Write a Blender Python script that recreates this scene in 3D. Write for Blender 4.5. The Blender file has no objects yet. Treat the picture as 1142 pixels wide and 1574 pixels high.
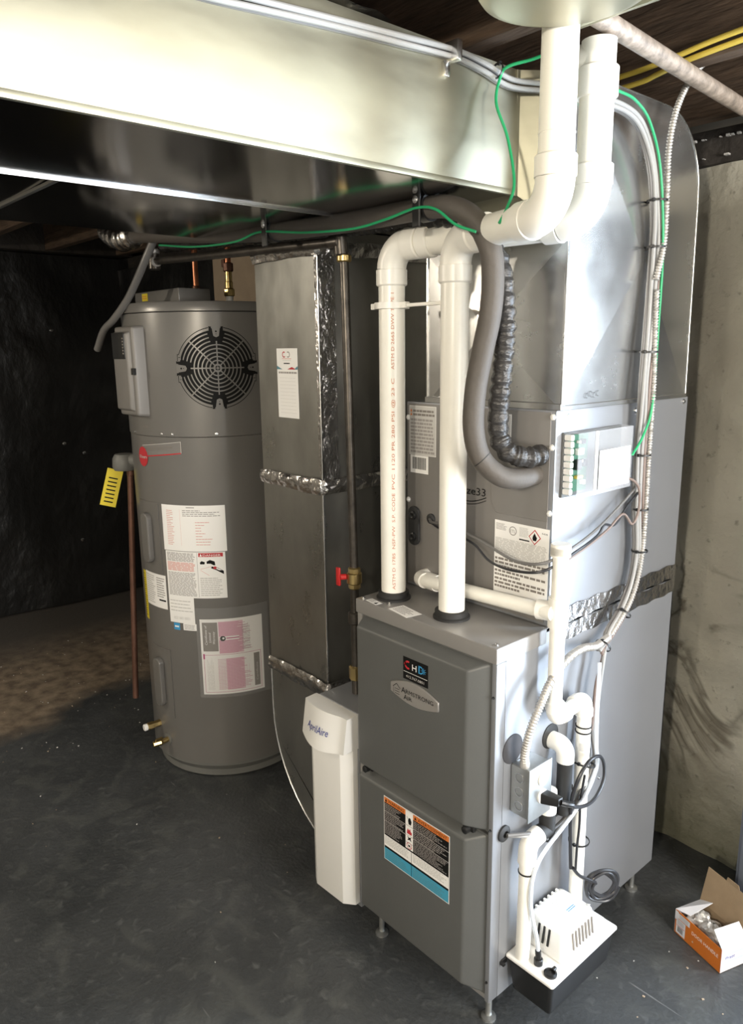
import bpy, bmesh, math, random
from math import sin, cos, pi, radians, sqrt, atan2
from mathutils import Vector, Matrix
random.seed(11)
S = bpy.context.scene
COL = S.collection

# ------------------------------------------------------------------ camera, world, lights, exposure
cd = bpy.data.cameras.new('camera'); cam = bpy.data.objects.new('camera', cd); COL.objects.link(cam)
cam.location = (0.9230, -1.1575, 1.5858)
cam.rotation_euler = (1.35392391, 0.01221955, 0.84453012)
cd.sensor_fit = 'VERTICAL'; cd.sensor_height = 24.0; cd.lens = 24.0*1158.78/1574.0
cd.clip_start = 0.02; cd.clip_end = 60
S.camera = cam

w = bpy.data.worlds.new('world'); S.world = w; w.use_nodes = True
bg = w.node_tree.nodes['Background']; bg.inputs[0].default_value = (0.55, 0.62, 0.75, 1); bg.inputs[1].default_value = 0.5

def area(name, loc, target, sx, sy, power, col):
    l = bpy.data.lights.new(name, 'AREA'); l.shape = 'RECTANGLE'; l.size = sx; l.size_y = sy; l.energy = power; l.color = col
    o = bpy.data.objects.new(name, l); COL.objects.link(o); o.location = loc
    o.rotation_euler = (Vector(target)-Vector(loc)).to_track_quat('-Z', 'Y').to_euler()
    return o
STAND_IN_POWER, LAMP_POWER, DOOR_POWER, BULB_POWER = 60.0, 105.0, 105.0, 30.0
area('right_lamp_stand_in', (2.56, -.10, 1.45), (0.0, -.10, 1.25), 1.25, 1.05, STAND_IN_POWER, (1.0, 0.97, 0.92))  # added area light, stands in for an unseen lamp at the right
area('daylight_doorway', (1.03, 1.24, 1.02), (1.03, 0.0, 1.0), .84, 2.0, DOOR_POWER, (0.72, 0.85, 1.0))
S.view_settings.view_transform = 'Standard'; S.view_settings.look = 'None'
S.view_settings.gamma = 1.0; S.view_settings.use_curve_mapping = False
S.view_settings.exposure = 0.78

# ------------------------------------------------------------------ materials
MATS = {}
def mat(name, col, rough=0.5, metal=0.0, var=0.0, vscale=8.0, bump=0.0, bscale=60.0, spec=None, stretch=None, rvar=0.0, alpha=None, emit=None, trans=0.0, coat=0.0):
    if name in MATS: return MATS[name]
    m = bpy.data.materials.new(name); m.use_nodes = True; n = m.node_tree.nodes; l = m.node_tree.links
    b = n['Principled BSDF']; c = (col[0], col[1], col[2], 1)
    b.inputs['Base Color'].default_value = c; b.inputs['Roughness'].default_value = rough; b.inputs['Metallic'].default_value = metal
    if spec is not None: b.inputs['Specular IOR Level'].default_value = spec
    if coat: b.inputs['Coat Weight'].default_value = coat; b.inputs['Coat Roughness'].default_value = 0.15
    if trans: b.inputs['Transmission Weight'].default_value = trans
    if alpha is not None: b.inputs['Alpha'].default_value = alpha
    if emit: b.inputs['Emission Color'].default_value = c; b.inputs['Emission Strength'].default_value = emit
    if var or bump or rvar:
        tc = n.new('ShaderNodeTexCoord'); mp = n.new('ShaderNodeMapping')
        l.new(tc.outputs['Object'], mp.inputs[0])
        if stretch: mp.inputs['Scale'].default_value = stretch
    if var or rvar:
        nz = n.new('ShaderNodeTexNoise'); nz.inputs['Scale'].default_value = vscale; nz.inputs['Detail'].default_value = 6; nz.inputs['Roughness'].default_value = 0.65
        l.new(mp.outputs[0], nz.inputs['Vector'])
    if var:
        mx = n.new('ShaderNodeMix'); mx.data_type = 'RGBA'
        mx.inputs['A'].default_value = tuple(max(0, v*(1-var)) for v in col)+(1,); mx.inputs['B'].default_value = tuple(min(1, v*(1+var)) for v in col)+(1,)
        mr = n.new('ShaderNodeMapRange'); mr.inputs['From Min'].default_value = 0.3; mr.inputs['From Max'].default_value = 0.7
        l.new(nz.outputs['Fac'], mr.inputs['Value']); l.new(mr.outputs[0], mx.inputs['Factor']); l.new(mx.outputs['Result'], b.inputs['Base Color'])
    if rvar:
        m2 = n.new('ShaderNodeMapRange'); m2.inputs['From Min'].default_value = 0.3; m2.inputs['From Max'].default_value = 0.7
        m2.inputs['To Min'].default_value = max(0.02, rough-rvar); m2.inputs['To Max'].default_value = min(1, rough+rvar)
        l.new(nz.outputs['Fac'], m2.inputs['Value']); l.new(m2.outputs[0], b.inputs['Roughness'])
    if bump:
        n2 = n.new('ShaderNodeTexNoise'); n2.inputs['Scale'].default_value = bscale; n2.inputs['Detail'].default_value = 5
        l.new(mp.outputs[0], n2.inputs['Vector'])
        bp = n.new('ShaderNodeBump'); bp.inputs['Strength'].default_value = 1.0; bp.inputs['Distance'].default_value = bump
        l.new(n2.outputs['Fac'], bp.inputs['Height']); l.new(bp.outputs[0], b.inputs['Normal'])
    MATS[name] = m
    return m

galv   = mat('galvanized_steel', (0.60, 0.60, 0.59), 0.24, 0.95, var=0.08, vscale=5, rvar=0.06, bump=0.00018, bscale=9)
galv_t = mat('galvanized_trunk_steel', (0.40, 0.385, 0.30), 0.42, 0.9, var=0.10, vscale=4, rvar=0.10, bump=0.0012, bscale=5, stretch=(1, 0.6, 2.0))
galv_b = mat('trunk_underside_steel', (0.42, 0.42, 0.42), 0.13, 1.0, var=0.08, vscale=4, bump=0.0006, bscale=4)
galv_d = mat('dull_galvanized_steel', (0.36, 0.355, 0.33), 0.32, 0.88, var=0.14, vscale=7, rvar=0.08, bump=0.0002, bscale=12, stretch=(1, 1, 0.5))
foil   = mat('foil_tape', (0.62, 0.60, 0.58), 0.22, 1.0, var=0.25, vscale=30, bump=0.004, bscale=55)
cabin  = mat('cabinet_grey_paint', (0.275, 0.285, 0.305), 0.36, 0.35, var=0.05, vscale=3, rvar=0.05)
casing = mat('furnace_casing_paint', (0.31, 0.30, 0.29), 0.38, 0.30, var=0.04, vscale=3)
doorg  = mat('furnace_door_paint', (0.105, 0.108, 0.105), 0.42, 0.0, var=0.05, vscale=4, bump=0.00025, bscale=220)
heatg  = mat('water_heater_grey', (0.17, 0.163, 0.153), 0.30, 0.15, var=0.04, vscale=3, bump=0.0001, bscale=60)
heatd  = mat('water_heater_panel_grey', (0.21, 0.20, 0.19), 0.40, 0.1)
hbase  = mat('heater_base_grey', (0.16, 0.16, 0.15), 0.5)
black  = mat('black_plastic', (0.012, 0.012, 0.012), 0.35)
rubber = mat('black_rubber', (0.02, 0.02, 0.02), 0.6)
pvc    = mat('white_pvc', (0.88, 0.86, 0.79), 0.30, 0.0, var=0.04, vscale=9)
pvcf   = mat('white_pvc_fitting', (0.86, 0.84, 0.78), 0.32)
insul  = mat('grey_foam_insulation', (0.088, 0.077, 0.067), 0.62, 0.0, var=0.08, vscale=20, bump=0.0008, bscale=90)
wrap   = mat('black_wrap_insulation', (0.035, 0.033, 0.032), 0.22, 0.0, bump=0.004, bscale=60, stretch=(1, 1, 2.2))
green  = mat('green_wire_jacket', (0.02, 0.36, 0.14), 0.4)
grey_c = mat('grey_cable_jacket', (0.15, 0.145, 0.14), 0.35)
white_c= mat('white_cable_jacket', (0.33, 0.33, 0.325), 0.45)
brown_c= mat('brown_cable_jacket', (0.20, 0.15, 0.13), 0.5)
dark_c = mat('dark_cable_jacket', (0.022, 0.022, 0.025), 0.35)
yellow_c=mat('yellow_cable_jacket', (0.62, 0.47, 0.08), 0.5)
clear  = mat('clear_vinyl_tube', (0.70, 0.74, 0.80), 0.2, alpha=0.75)
armor  = mat('flexible_metal_conduit', (0.50, 0.48, 0.45), 0.45, 0.6)
steelb = mat('galvanized_box_steel', (0.50, 0.51, 0.50), 0.35, 0.85, var=0.1, vscale=20)
brass  = mat('brass', (0.62, 0.46, 0.20), 0.30, 1.0)
copper = mat('copper_pipe', (0.50, 0.20, 0.11), 0.35, 1.0, var=0.3, vscale=12)
copperd= mat('tarnished_copper', (0.17, 0.085, 0.06), 0.5, 0.6, var=0.3, vscale=12)
iron   = mat('dark_iron_pipe', (0.085, 0.075, 0.065), 0.34, 0.7, var=0.4, vscale=25)
rusty  = mat('speckled_old_pipe', (0.33, 0.27, 0.22), 0.55, 0.25, var=0.5, vscale=38, bump=0.002, bscale=60)
red    = mat('red_handle', (0.45, 0.02, 0.02), 0.35)
white  = mat('white_painted_metal', (0.78, 0.77, 0.74), 0.35)
whitep = mat('white_pump_plastic', (0.86, 0.85, 0.82), 0.4, var=0.03, vscale=8)
plate  = mat('nameplate_silver', (0.42, 0.40, 0.38), 0.35, 0.5)
silver = mat('screw_metal', (0.75, 0.75, 0.75), 0.25, 1.0)
card   = mat('brown_cardboard', (0.30, 0.215, 0.13), 0.8, var=0.08, vscale=30)
cardw  = mat('white_cardboard', (0.74, 0.75, 0.80), 0.6)
orange = mat('orange_print', (0.62, 0.17, 0.02), 0.5)
plasticbag = mat('crinkled_plastic_bag', (0.55, 0.54, 0.52), 0.15, 0.35, var=0.5, vscale=30, bump=0.006, bscale=50)
bluegrey = mat('blue_grey_panel_paint', (0.16, 0.18, 0.22), 0.4, 0.2)
wood   = mat('old_dark_joist_wood', (0.085, 0.055, 0.035), 0.8, var=0.5, vscale=6, bump=0.006, bscale=14, stretch=(1, 8, 8))
wood2  = mat('subfloor_board_wood', (0.05, 0.035, 0.024), 0.85, var=0.4, vscale=6, bump=0.004, bscale=20, stretch=(6, 1, 1))
sill_m = mat('sill_beam_wood', (0.035, 0.03, 0.026), 0.7, var=0.4, vscale=10, bump=0.01, bscale=20)
tan    = mat('tan_board', (0.42, 0.33, 0.24), 0.8, var=0.1)
lab_w  = mat('label_white', (0.90, 0.89, 0.87), 0.5)
lab_g  = mat('label_grey_print', (0.33, 0.31, 0.30), 0.5)
lab_lg = mat('label_pale_grey', (0.56, 0.55, 0.53), 0.5)
lab_k  = mat('label_black', (0.008, 0.008, 0.008), 0.6, spec=0.15)
lab_r  = mat('label_red', (0.50, 0.03, 0.04), 0.45)
lab_pr = mat('label_pale_red', (0.70, 0.32, 0.28), 0.5)
lab_o  = mat('label_orange', (0.70, 0.20, 0.04), 0.5)
lab_b  = mat('label_blue', (0.05, 0.32, 0.62), 0.5)
lab_c  = mat('label_cyan', (0.06, 0.34, 0.50), 0.5)
lab_pk = mat('label_pink', (0.78, 0.52, 0.60), 0.5)
lab_mg = mat('label_magenta', (0.45, 0.04, 0.18), 0.5)
lab_y  = mat('label_yellow', (0.75, 0.60, 0.03), 0.5)
lab_t  = mat('label_teal', (0.10, 0.26, 0.32), 0.5)
lab_bg = mat('label_brown_grey', (0.22, 0.20, 0.18), 0.5)
lab_s  = mat('label_silver_text', (0.60, 0.58, 0.55), 0.4)
ink_r  = mat('faded_red_ink', (0.62, 0.26, 0.16), 0.5)
navy   = mat('navy_ink', (0.03, 0.05, 0.28), 0.5)
pcb    = mat('circuit_board_green', (0.03, 0.13, 0.07), 0.4)
clearp = mat('clear_plastic_cover', (0.80, 0.82, 0.86), 0.10, alpha=0.16)
poly   = mat('clear_document_pouch', (0.6, 0.6, 0.6), 0.08, alpha=0.16)
bulbm  = mat('warm_bulb_glass', (1.0, 0.80, 0.52), 0.5, emit=18.0)

def painted_floor():
    m = bpy.data.materials.new('dark_grey_floor_paint'); m.use_nodes = True; n = m.node_tree.nodes; l = m.node_tree.links
    b = n['Principled BSDF']; tc = n.new('ShaderNodeTexCoord')
    def noise(sc, det=6, dist=0.0):
        z = n.new('ShaderNodeTexNoise'); z.inputs['Scale'].default_value = sc; z.inputs['Detail'].default_value = det; z.inputs['Distortion'].default_value = dist
        l.new(tc.outputs['Object'], z.inputs['Vector']); return z
    def rng(src, a, bb, c=0.0, d=1.0):
        r = n.new('ShaderNodeMapRange'); r.inputs['From Min'].default_value = a; r.inputs['From Max'].default_value = bb
        r.inputs['To Min'].default_value = c; r.inputs['To Max'].default_value = d; l.new(src, r.inputs['Value']); return r.outputs[0]
    def mix(f, A, B):
        x = n.new('ShaderNodeMix'); x.data_type = 'RGBA'; l.new(f, x.inputs['Factor'])
        for k, v in (('A', A), ('B', B)):
            if isinstance(v, tuple): x.inputs[k].default_value = v+(1,)
            else: l.new(v, x.inputs[k])
        return x.outputs['Result']
    n1 = noise(2.2); n2 = noise(30, 8, 0.6); n3 = noise(90, 4)
    base = mix(rng(n1.outputs['Fac'], .35, .65), (0.040, 0.043, 0.045), (0.066, 0.070, 0.073))
    base = mix(rng(n2.outputs['Fac'], .58, .74, 0, .6), base, (0.12, 0.125, 0.125))
    n4 = noise(6.5, 10, 1.5); base = mix(rng(n4.outputs['Fac'], .52, .72, 0, .55), base, (0.10, 0.105, 0.10))
    mpS = n.new('ShaderNodeMapping'); mpS.inputs['Scale'].default_value = (4, 60, 1); mpS.inputs['Rotation'].default_value = (0, 0, .6); l.new(tc.outputs['Object'], mpS.inputs[0])
    n5 = n.new('ShaderNodeTexNoise'); n5.inputs['Scale'].default_value = 1.0; n5.inputs['Detail'].default_value = 3; l.new(mpS.outputs[0], n5.inputs['Vector'])
    base = mix(rng(n5.outputs['Fac'], .70, .76, 0, .7), base, (0.20, 0.20, 0.20))
    # bare brown concrete left unpainted toward the black sheeting
    sx = n.new('ShaderNodeSeparateXYZ'); l.new(tc.outputs['Object'], sx.inputs[0])
    nb = noise(1.8, 7)
    def math_(op, a, c):
        q = n.new('ShaderNodeMath'); q.operation = op
        for i, v in enumerate((a, c)):
            if isinstance(v, (int, float)): q.inputs[i].default_value = v
            else: l.new(v, q.inputs[i])
        return q.outputs[0]
    edge = math_('ADD', math_('MULTIPLY', sx.outputs[0], -1.0), math_('MULTIPLY', math_('SUBTRACT', nb.outputs['Fac'], .5), 1.4))
    edge = math_('SUBTRACT', edge, math_('MULTIPLY', sx.outputs[1], 0.35))
    fac = rng(edge, 2.28, 2.50)
    ng = noise(16, 10); brown = mix(rng(ng.outputs['Fac'], .35, .68), (0.11, 0.082, 0.058), (0.26, 0.205, 0.145))
    far = rng(sx.outputs[0], -3.4, -2.9)
    brown = mix(far, (0.07, 0.062, 0.055), brown)
    l.new(mix(fac, base, brown), b.inputs['Base Color'])
    rr = rng(n1.outputs['Fac'], .3, .7, .30, .46)
    mr = n.new('ShaderNodeMix'); mr.data_type = 'FLOAT'; l.new(fac, mr.inputs[0]); l.new(rr, mr.inputs[2]); mr.inputs[3].default_value = .9
    l.new(mr.outputs[0], b.inputs['Roughness'])
    hs = math_('ADD', math_('MULTIPLY', n2.outputs['Fac'], .6), math_('MULTIPLY', n3.outputs['Fac'], .5))
    bp = n.new('ShaderNodeBump'); bp.inputs['Distance'].default_value = 0.0035; l.new(hs, bp.inputs['Height']); l.new(bp.outputs[0], b.inputs['Normal'])
    return m
def stone_paint():
    m = bpy.data.materials.new('cream_painted_stone'); m.use_nodes = True; n = m.node_tree.nodes; l = m.node_tree.links
    b = n['Principled BSDF']; tc = n.new('ShaderNodeTexCoord')
    def noise(sc, det=6, dist=0.0):
        z = n.new('ShaderNodeTexNoise'); z.inputs['Scale'].default_value = sc; z.inputs['Detail'].default_value = det; z.inputs['Distortion'].default_value = dist
        l.new(tc.outputs['Object'], z.inputs['Vector']); return z
    def rng(src, a, bb, c=0.0, d=1.0):
        r = n.new('ShaderNodeMapRange'); r.inputs['From Min'].default_value = a; r.inputs['From Max'].default_value = bb
        r.inputs['To Min'].default_value = c; r.inputs['To Max'].default_value = d; l.new(src, r.inputs['Value']); return r.outputs[0]
    def mix(f, A, B):
        x = n.new('ShaderNodeMix'); x.data_type = 'RGBA'; l.new(f, x.inputs['Factor'])
        for k, v in (('A', A), ('B', B)):
            if isinstance(v, tuple): x.inputs[k].default_value = v+(1,)
            else: l.new(v, x.inputs[k])
        return x.outputs['Result']
    a = noise(3.0); c = noise(2.2, 5, 1.2); d = noise(40, 8)
    col = mix(rng(a.outputs['Fac'], .35, .7), (0.42, 0.40, 0.34), (0.55, 0.535, 0.46))
    vein = n.new('ShaderNodeMath'); vein.operation = 'ABSOLUTE'; s = n.new('ShaderNodeMath'); s.operation = 'SUBTRACT'; s.inputs[1].default_value = .5
    l.new(c.outputs['Fac'], s.inputs[0]); l.new(s.outputs[0], vein.inputs[0])
    pm_ = noise(1.7, 3); vm = n.new('ShaderNodeMath'); vm.operation = 'MULTIPLY'; l.new(rng(vein.outputs[0], 0.0, 0.03, .8, 0), vm.inputs[0]); l.new(rng(pm_.outputs['Fac'], .5, .62), vm.inputs[1])
    col = mix(vm.outputs[0], col, (0.10, 0.085, 0.06))
    col = mix(rng(d.outputs['Fac'], .62, .72, 0, .5), col, (0.12, 0.11, 0.085))
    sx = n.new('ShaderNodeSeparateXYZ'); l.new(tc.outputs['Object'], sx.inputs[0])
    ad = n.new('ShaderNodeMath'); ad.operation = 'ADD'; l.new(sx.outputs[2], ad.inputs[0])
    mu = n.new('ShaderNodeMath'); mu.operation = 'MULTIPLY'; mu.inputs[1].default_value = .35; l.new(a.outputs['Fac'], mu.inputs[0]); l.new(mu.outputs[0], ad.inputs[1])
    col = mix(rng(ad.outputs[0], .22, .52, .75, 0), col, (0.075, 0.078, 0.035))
    l.new(col, b.inputs['Base Color']); b.inputs['Roughness'].default_value = .7
    bp = n.new('ShaderNodeBump'); bp.inputs['Distance'].default_value = .006; l.new(d.outputs['Fac'], bp.inputs['Height']); l.new(bp.outputs[0], b.inputs['Normal'])
    return m
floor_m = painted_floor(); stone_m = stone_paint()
sheet_m = mat('black_poly_sheet', (0.012, 0.012, 0.012), 0.33, 0.0, bump=0.02, bscale=7, stretch=(1, 1, .7))
plain_w = mat('plain_basement_wall', (0.34, 0.32, 0.28), 0.85, var=0.1)

# ------------------------------------------------------------------ geometry helpers
class G:
    """collects shapes into one mesh object with several material slots"""
    def __init__(s): s.bm = bmesh.new(); s.mats = []
    def mi(s, m):
        if m not in s.mats: s.mats.append(m)
        return s.mats.index(m)
    def _take(s, tmp, m):
        k = s.mi(m); mp = {}
        for v in tmp.verts: mp[v] = s.bm.verts.new(v.co)
        for f in tmp.faces:
            try: nf = s.bm.faces.new([mp[v] for v in f.verts]); nf.material_index = k; nf.smooth = True
            except ValueError: pass
        tmp.free()
    def box(s, lo, hi, m, bev=0.0, seg=2, M=None):
        t = bmesh.new(); bmesh.ops.create_cube(t, size=1.0)
        lo = Vector(lo); hi = Vector(hi)
        for v in t.verts: v.co = Vector([(lo[i]+hi[i])/2+v.co[i]*(hi[i]-lo[i]) for i in range(3)])
        if bev: bmesh.ops.bevel(t, geom=t.edges[:], offset=bev, segments=seg, profile=.6, affect='EDGES')
        if M: bmesh.ops.transform(t, matrix=M, verts=t.verts)
        s._take(t, m); return s
    def prism(s, pts, d, m, bev=0.0, seg=2):
        """polygon of 3D points extruded along vector d"""
        t = bmesh.new(); vs = [t.verts.new(p) for p in pts]; f = t.faces.new(vs)
        r = bmesh.ops.extrude_face_region(t, geom=[f]); nv = [g for g in r['geom'] if isinstance(g, bmesh.types.BMVert)]
        bmesh.ops.translate(t, vec=Vector(d), verts=nv); bmesh.ops.recalc_face_normals(t, faces=t.faces[:])
        if bev: bmesh.ops.bevel(t, geom=t.edges[:], offset=bev, segments=seg, profile=.6, affect='EDGES')
        s._take(t, m); return s
    def hexa(s, a, b, m, bev=0.0, seg=2):
        """a = four base corners, b = four matching top corners"""
        t = bmesh.new(); A = [t.verts.new(p) for p in a]; B = [t.verts.new(p) for p in b]
        t.faces.new(A); t.faces.new(B[::-1])
        for i in range(4): t.faces.new([A[i], A[(i+1) % 4], B[(i+1) % 4], B[i]])
        bmesh.ops.recalc_face_normals(t, faces=t.faces[:])
        if bev: bmesh.ops.bevel(t, geom=t.edges[:], offset=bev, segments=seg, profile=.6, affect='EDGES')
        s._take(t, m); return s
    def quad(s, pts, m):
        vs = [s.bm.verts.new(p) for p in pts]; f = s.bm.faces.new(vs); f.material_index = s.mi(m); return s
    def lathe(s, prof, m, c=(0, 0, 0), ax=(0, 0, 1), n=32):
        """prof = [(radius, along)]"""
        ax = Vector(ax).normalized(); c = Vector(c); u = ax.orthogonal().normalized(); v = ax.cross(u); k = s.mi(m)
        rows = []
        for r, h in prof:
            if r < 1e-6: rows.append([s.bm.verts.new(c+ax*h)])
            else: rows.append([s.bm.verts.new(c+ax*h+(u*cos(2*pi*i/n)+v*sin(2*pi*i/n))*r) for i in range(n)])
        for a, b in zip(rows, rows[1:]):
            for i in range(n):
                j = (i+1) % n
                if len(a) == 1 and len(b) == 1: continue
                fv = [a[0], b[j], b[i]] if len(a) == 1 else ([a[i], a[j], b[0]] if len(b) == 1 else [a[i], a[j], b[j], b[i]])
                f = s.bm.faces.new(fv); f.material_index = k; f.smooth = True
        return s
    def cyl(s, p0, p1, r, m, n=24, r1=None, bev=0.0):
        p0 = Vector(p0); p1 = Vector(p1); L = (p1-p0).length; r1 = r if r1 is None else r1
        b = min(bev, r*.9)
        pr = [(0, 0), (r-b, 0), (r, b), (r1, L-b), (r1-b, L), (0, L)] if b else [(0, 0), (r, 0), (r1, L), (0, L)]
        return s.lathe(pr, m, p0, p1-p0, n)
    def tube(s, pts, r, m, n=12, sub=8, smooth=True, caps=True, rf=None):
        P = [Vector(p) for p in pts]
        if smooth and len(P) > 2:
            Q = []
            E = [P[0]*2-P[1]]+P+[P[-1]*2-P[-2]]
            for i in range(1, len(E)-2):
                for k in range(sub):
                    t = k/sub; a, b, c, d = E[i-1], E[i], E[i+1], E[i+2]
                    Q.append(.5*((2*b)+(c-a)*t+(2*a-5*b+4*c-d)*t*t+(3*b-a-3*c+d)*t**3))
            Q.append(P[-1]); P = Q
        T = [((P[min(i+1, len(P)-1)]-P[max(i-1, 0)])).normalized() for i in range(len(P))]
        u = T[0].orthogonal().normalized(); rows = []; acc = 0.0; k = s.mi(m)
        for i, p in enumerate(P):
            if i:
                acc += (p-P[i-1]).length
                u = (u-T[i]*u.dot(T[i])).normalized()
            v = T[i].cross(u); rr = rf(acc, i) if rf else r
            rows.append([s.bm.verts.new(p+(u*cos(2*pi*j/n)+v*sin(2*pi*j/n))*rr) for j in range(n)])
        for a, b in zip(rows, rows[1:]):
            for j in range(n):
                f = s.bm.faces.new([a[j], a[(j+1) % n], b[(j+1) % n], b[j]]); f.material_index = k; f.smooth = True
        if caps:
            for row in (rows[0][::-1], rows[-1]):
                f = s.bm.faces.new(row); f.material_index = k
        return s
    def sheet(s, fn, nu, nv, m):
        k = s.mi(m); R = [[s.bm.verts.new(fn(i/nu, j/nv)) for j in range(nv+1)] for i in range(nu+1)]
        for i in range(nu):
            for j in range(nv):
                f = s.bm.faces.new([R[i][j], R[i+1][j], R[i+1][j+1], R[i][j+1]]); f.material_index = k; f.smooth = True
        return s
    def build(s, name, parent=None, ang=35, loc=None):
        me = bpy.data.meshes.new(name); bmesh.ops.recalc_face_normals(s.bm, faces=s.bm.faces[:]); s.bm.to_mesh(me); s.bm.free()
        for m in s.mats: me.materials.append(m)
        for p in me.polygons: p.use_smooth = True
        me.set_sharp_from_angle(angle=radians(ang))
        o = bpy.data.objects.new(name, me); COL.objects.link(o)
        if parent is not None:
            o.parent = parent
            me.transform(Matrix.Translation(-wloc(parent)))
        elif loc is not None:
            me.transform(Matrix.Translation(-Vector(loc))); o.location = loc
        return o
def wloc(o):
    v = Vector(o.location)
    while o.parent: o = o.parent; v += Vector(o.location)
    return v
def thing(name, label, cat, loc=(0, 0, 0), group=None):
    o = bpy.data.objects.new(name, None); o.empty_display_size = .05; COL.objects.link(o); o.location = loc
    return tag(o, label, cat, group)
def tag(o, label, cat, group=None):
    o['label'] = label; o['category'] = cat
    if group: o['group'] = group
    return o
def lab(o, t): o['label'] = t; return o
def struct(o): o['kind'] = 'structure'; return o

# ------------------------------------------------------------------ flat printing (labels, nameplates)
TXT = {}
def text_mesh(t, font_shear=0.0):
    key = (t, font_shear)
    if key in TXT: return TXT[key]
    c = bpy.data.curves.new('lettering', 'FONT'); c.body = t; c.size = 1.0; c.resolution_u = 2; c.shear = font_shear
    o = bpy.data.objects.new('lettering', c); COL.objects.link(o); bpy.context.view_layer.update()
    me = o.to_mesh(); vs = [(v.co.x, v.co.y) for v in me.vertices]; fs = [tuple(p.vertices) for p in me.polygons]
    o.to_mesh_clear(); bpy.data.objects.remove(o); bpy.data.curves.remove(c)
    TXT[key] = (vs, fs); return TXT[key]
class Print:
    def __init__(s, w, h, base=None):
        s.w, s.h = w, h; s.items = []
        if base: s.rect(0, 0, w, h, base, 0)
    def rect(s, a, b, c, d, m, ly=1): s.items.append(('r', a, b, c, d, m, ly)); return s
    def poly(s, pts, m, ly=1): s.items.append(('p', pts, m, ly)); return s
    def disc(s, u, v, ru, rv, m, ly=1, n=20): return s.poly([(u+ru*cos(2*pi*i/n), v+rv*sin(2*pi*i/n)) for i in range(n)], m, ly)
    def ring(s, u, v, r0, r1, m, ly=1, a0=0, a1=360, n=32):
        for i in range(n):
            a = radians(a0+(a1-a0)*i/n); b = radians(a0+(a1-a0)*(i+1)/n)
            s.poly([(u+r0*cos(a), v+r0*sin(a)), (u+r1*cos(a), v+r1*sin(a)), (u+r1*cos(b), v+r1*sin(b)), (u+r0*cos(b), v+r0*sin(b))], m, ly)
        return s
    def line(s, a, b, c, d, t, m, ly=1):
        dx, dy = c-a, d-b; L = max(1e-9, sqrt(dx*dx+dy*dy)); nx, ny = -dy/L*t/2, dx/L*t/2
        k = max(1, int(L/.012))
        for i in range(k):
            x0, y0, x1, y1 = a+dx*i/k, b+dy*i/k, a+dx*(i+1)/k, b+dy*(i+1)/k
            s.poly([(x0+nx, y0+ny), (x0-nx, y0-ny), (x1-nx, y1-ny), (x1+nx, y1+ny)], m, ly)
        return s
    def text(s, t, u, v, size, m, ly=2, wid=None, rot=0.0, shear=0.0, center=False):
        vs, fs = text_mesh(t, shear)
        x0 = min(p[0] for p in vs); x1 = max(p[0] for p in vs); sx = size if wid is None else wid/(x1-x0)
        cr, sr = cos(radians(rot)), sin(radians(rot)); off = (x1-x0)*sx/2 if center else 0
        P = [((x-x0)*sx-off, y*size) for x, y in vs]
        P = [(u+x*cr-y*sr, v+x*sr+y*cr) for x, y in P]
        s.items.append(('t', P, fs, m, ly)); return s
    def para(s, a, b, c, d, n, m, ly=1, fill=.5, ragged=.25, words=6):
        rh = (d-b)/n
        for i in range(n):
            y = d-(i+.5)*rh; x = a; end = a+(c-a)*(1-random.random()*ragged)
            while x < end-1e-4:
                wl = (c-a)/words*random.uniform(.5, 1.3); e = min(end, x+wl)
                s.rect(x, y-rh*fill/2, e, y+rh*fill/2, m, ly); x = e+(c-a)*.018
        return s
    def vpara(s, a, b, c, d, n, m, ly=1, fill=.5, ragged=.3, words=6):
        cw = (c-a)/n
        for i in range(n):
            x = a+(i+.5)*cw; y = b; end = b+(d-b)*(1-random.random()*ragged)
            while y < end-1e-4:
                e = min(end, y+(d-b)/words*random.uniform(.5, 1.3)); s.rect(x-cw*fill/2, y, x+cw*fill/2, e, m, ly); y = e+(d-b)*.02
        return s
    def barcode(s, a, b, c, d, m, ly=1):
        x = a
        while x < c:
            e = min(c, x+random.uniform(.012, .05)*(c-a)); s.rect(x, b, e, d, m, ly); x = e+random.uniform(.015, .04)*(c-a)
        return s
    def build(s, name, parent, fn, step=1.0, lift=0.0003, label=None):
        """fn(u, v, lift) -> point; step = max length of a piece along u (curved surfaces)"""
        V = []; F = []; K = []; mats = []
        def mi(m):
            if m not in mats: mats.append(m)
            return mats.index(m)
        for it in s.items:
            if it[0] == 'r':
                _, a, b, c, d, m, ly = it; n = max(1, int(math.ceil((c-a)/step))); z = lift*(ly+1)
                for i in range(n):
                    x0 = a+(c-a)*i/n; x1 = a+(c-a)*(i+1)/n; k = len(V)
                    V += [fn(x0, b, z), fn(x1, b, z), fn(x1, d, z), fn(x0, d, z)]; F.append((k, k+1, k+2, k+3)); K.append(mi(m))
                if ly == 0:
                    ring = [(a+(c-a)*i/n, b) for i in range(n+1)]+[(c-(c-a)*i/n, d) for i in range(n+1)]
                    for (x0, y0), (x1, y1) in zip(ring, ring[1:]+ring[:1]):
                        k = len(V); V += [fn(x0, y0, 0), fn(x1, y1, 0), fn(x1, y1, z), fn(x0, y0, z)]; F.append((k, k+1, k+2, k+3)); K.append(mi(m))
            elif it[0] == 'p':
                _, pts, m, ly = it; k = len(V); V += [fn(x, y, lift*(ly+1)) for x, y in pts]; F.append(tuple(range(k, len(V)))); K.append(mi(m))
            else:
                _, pts, fs, m, ly = it; k = len(V); V += [fn(x, y, lift*(ly+1)) for x, y in pts]; q = mi(m)
                for f in fs: F.append(tuple(k+i for i in f)); K.append(q)
        me = bpy.data.meshes.new(name); me.from_pydata([tuple(v) for v in V], [], F)
        for m in mats: me.materials.append(m)
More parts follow.
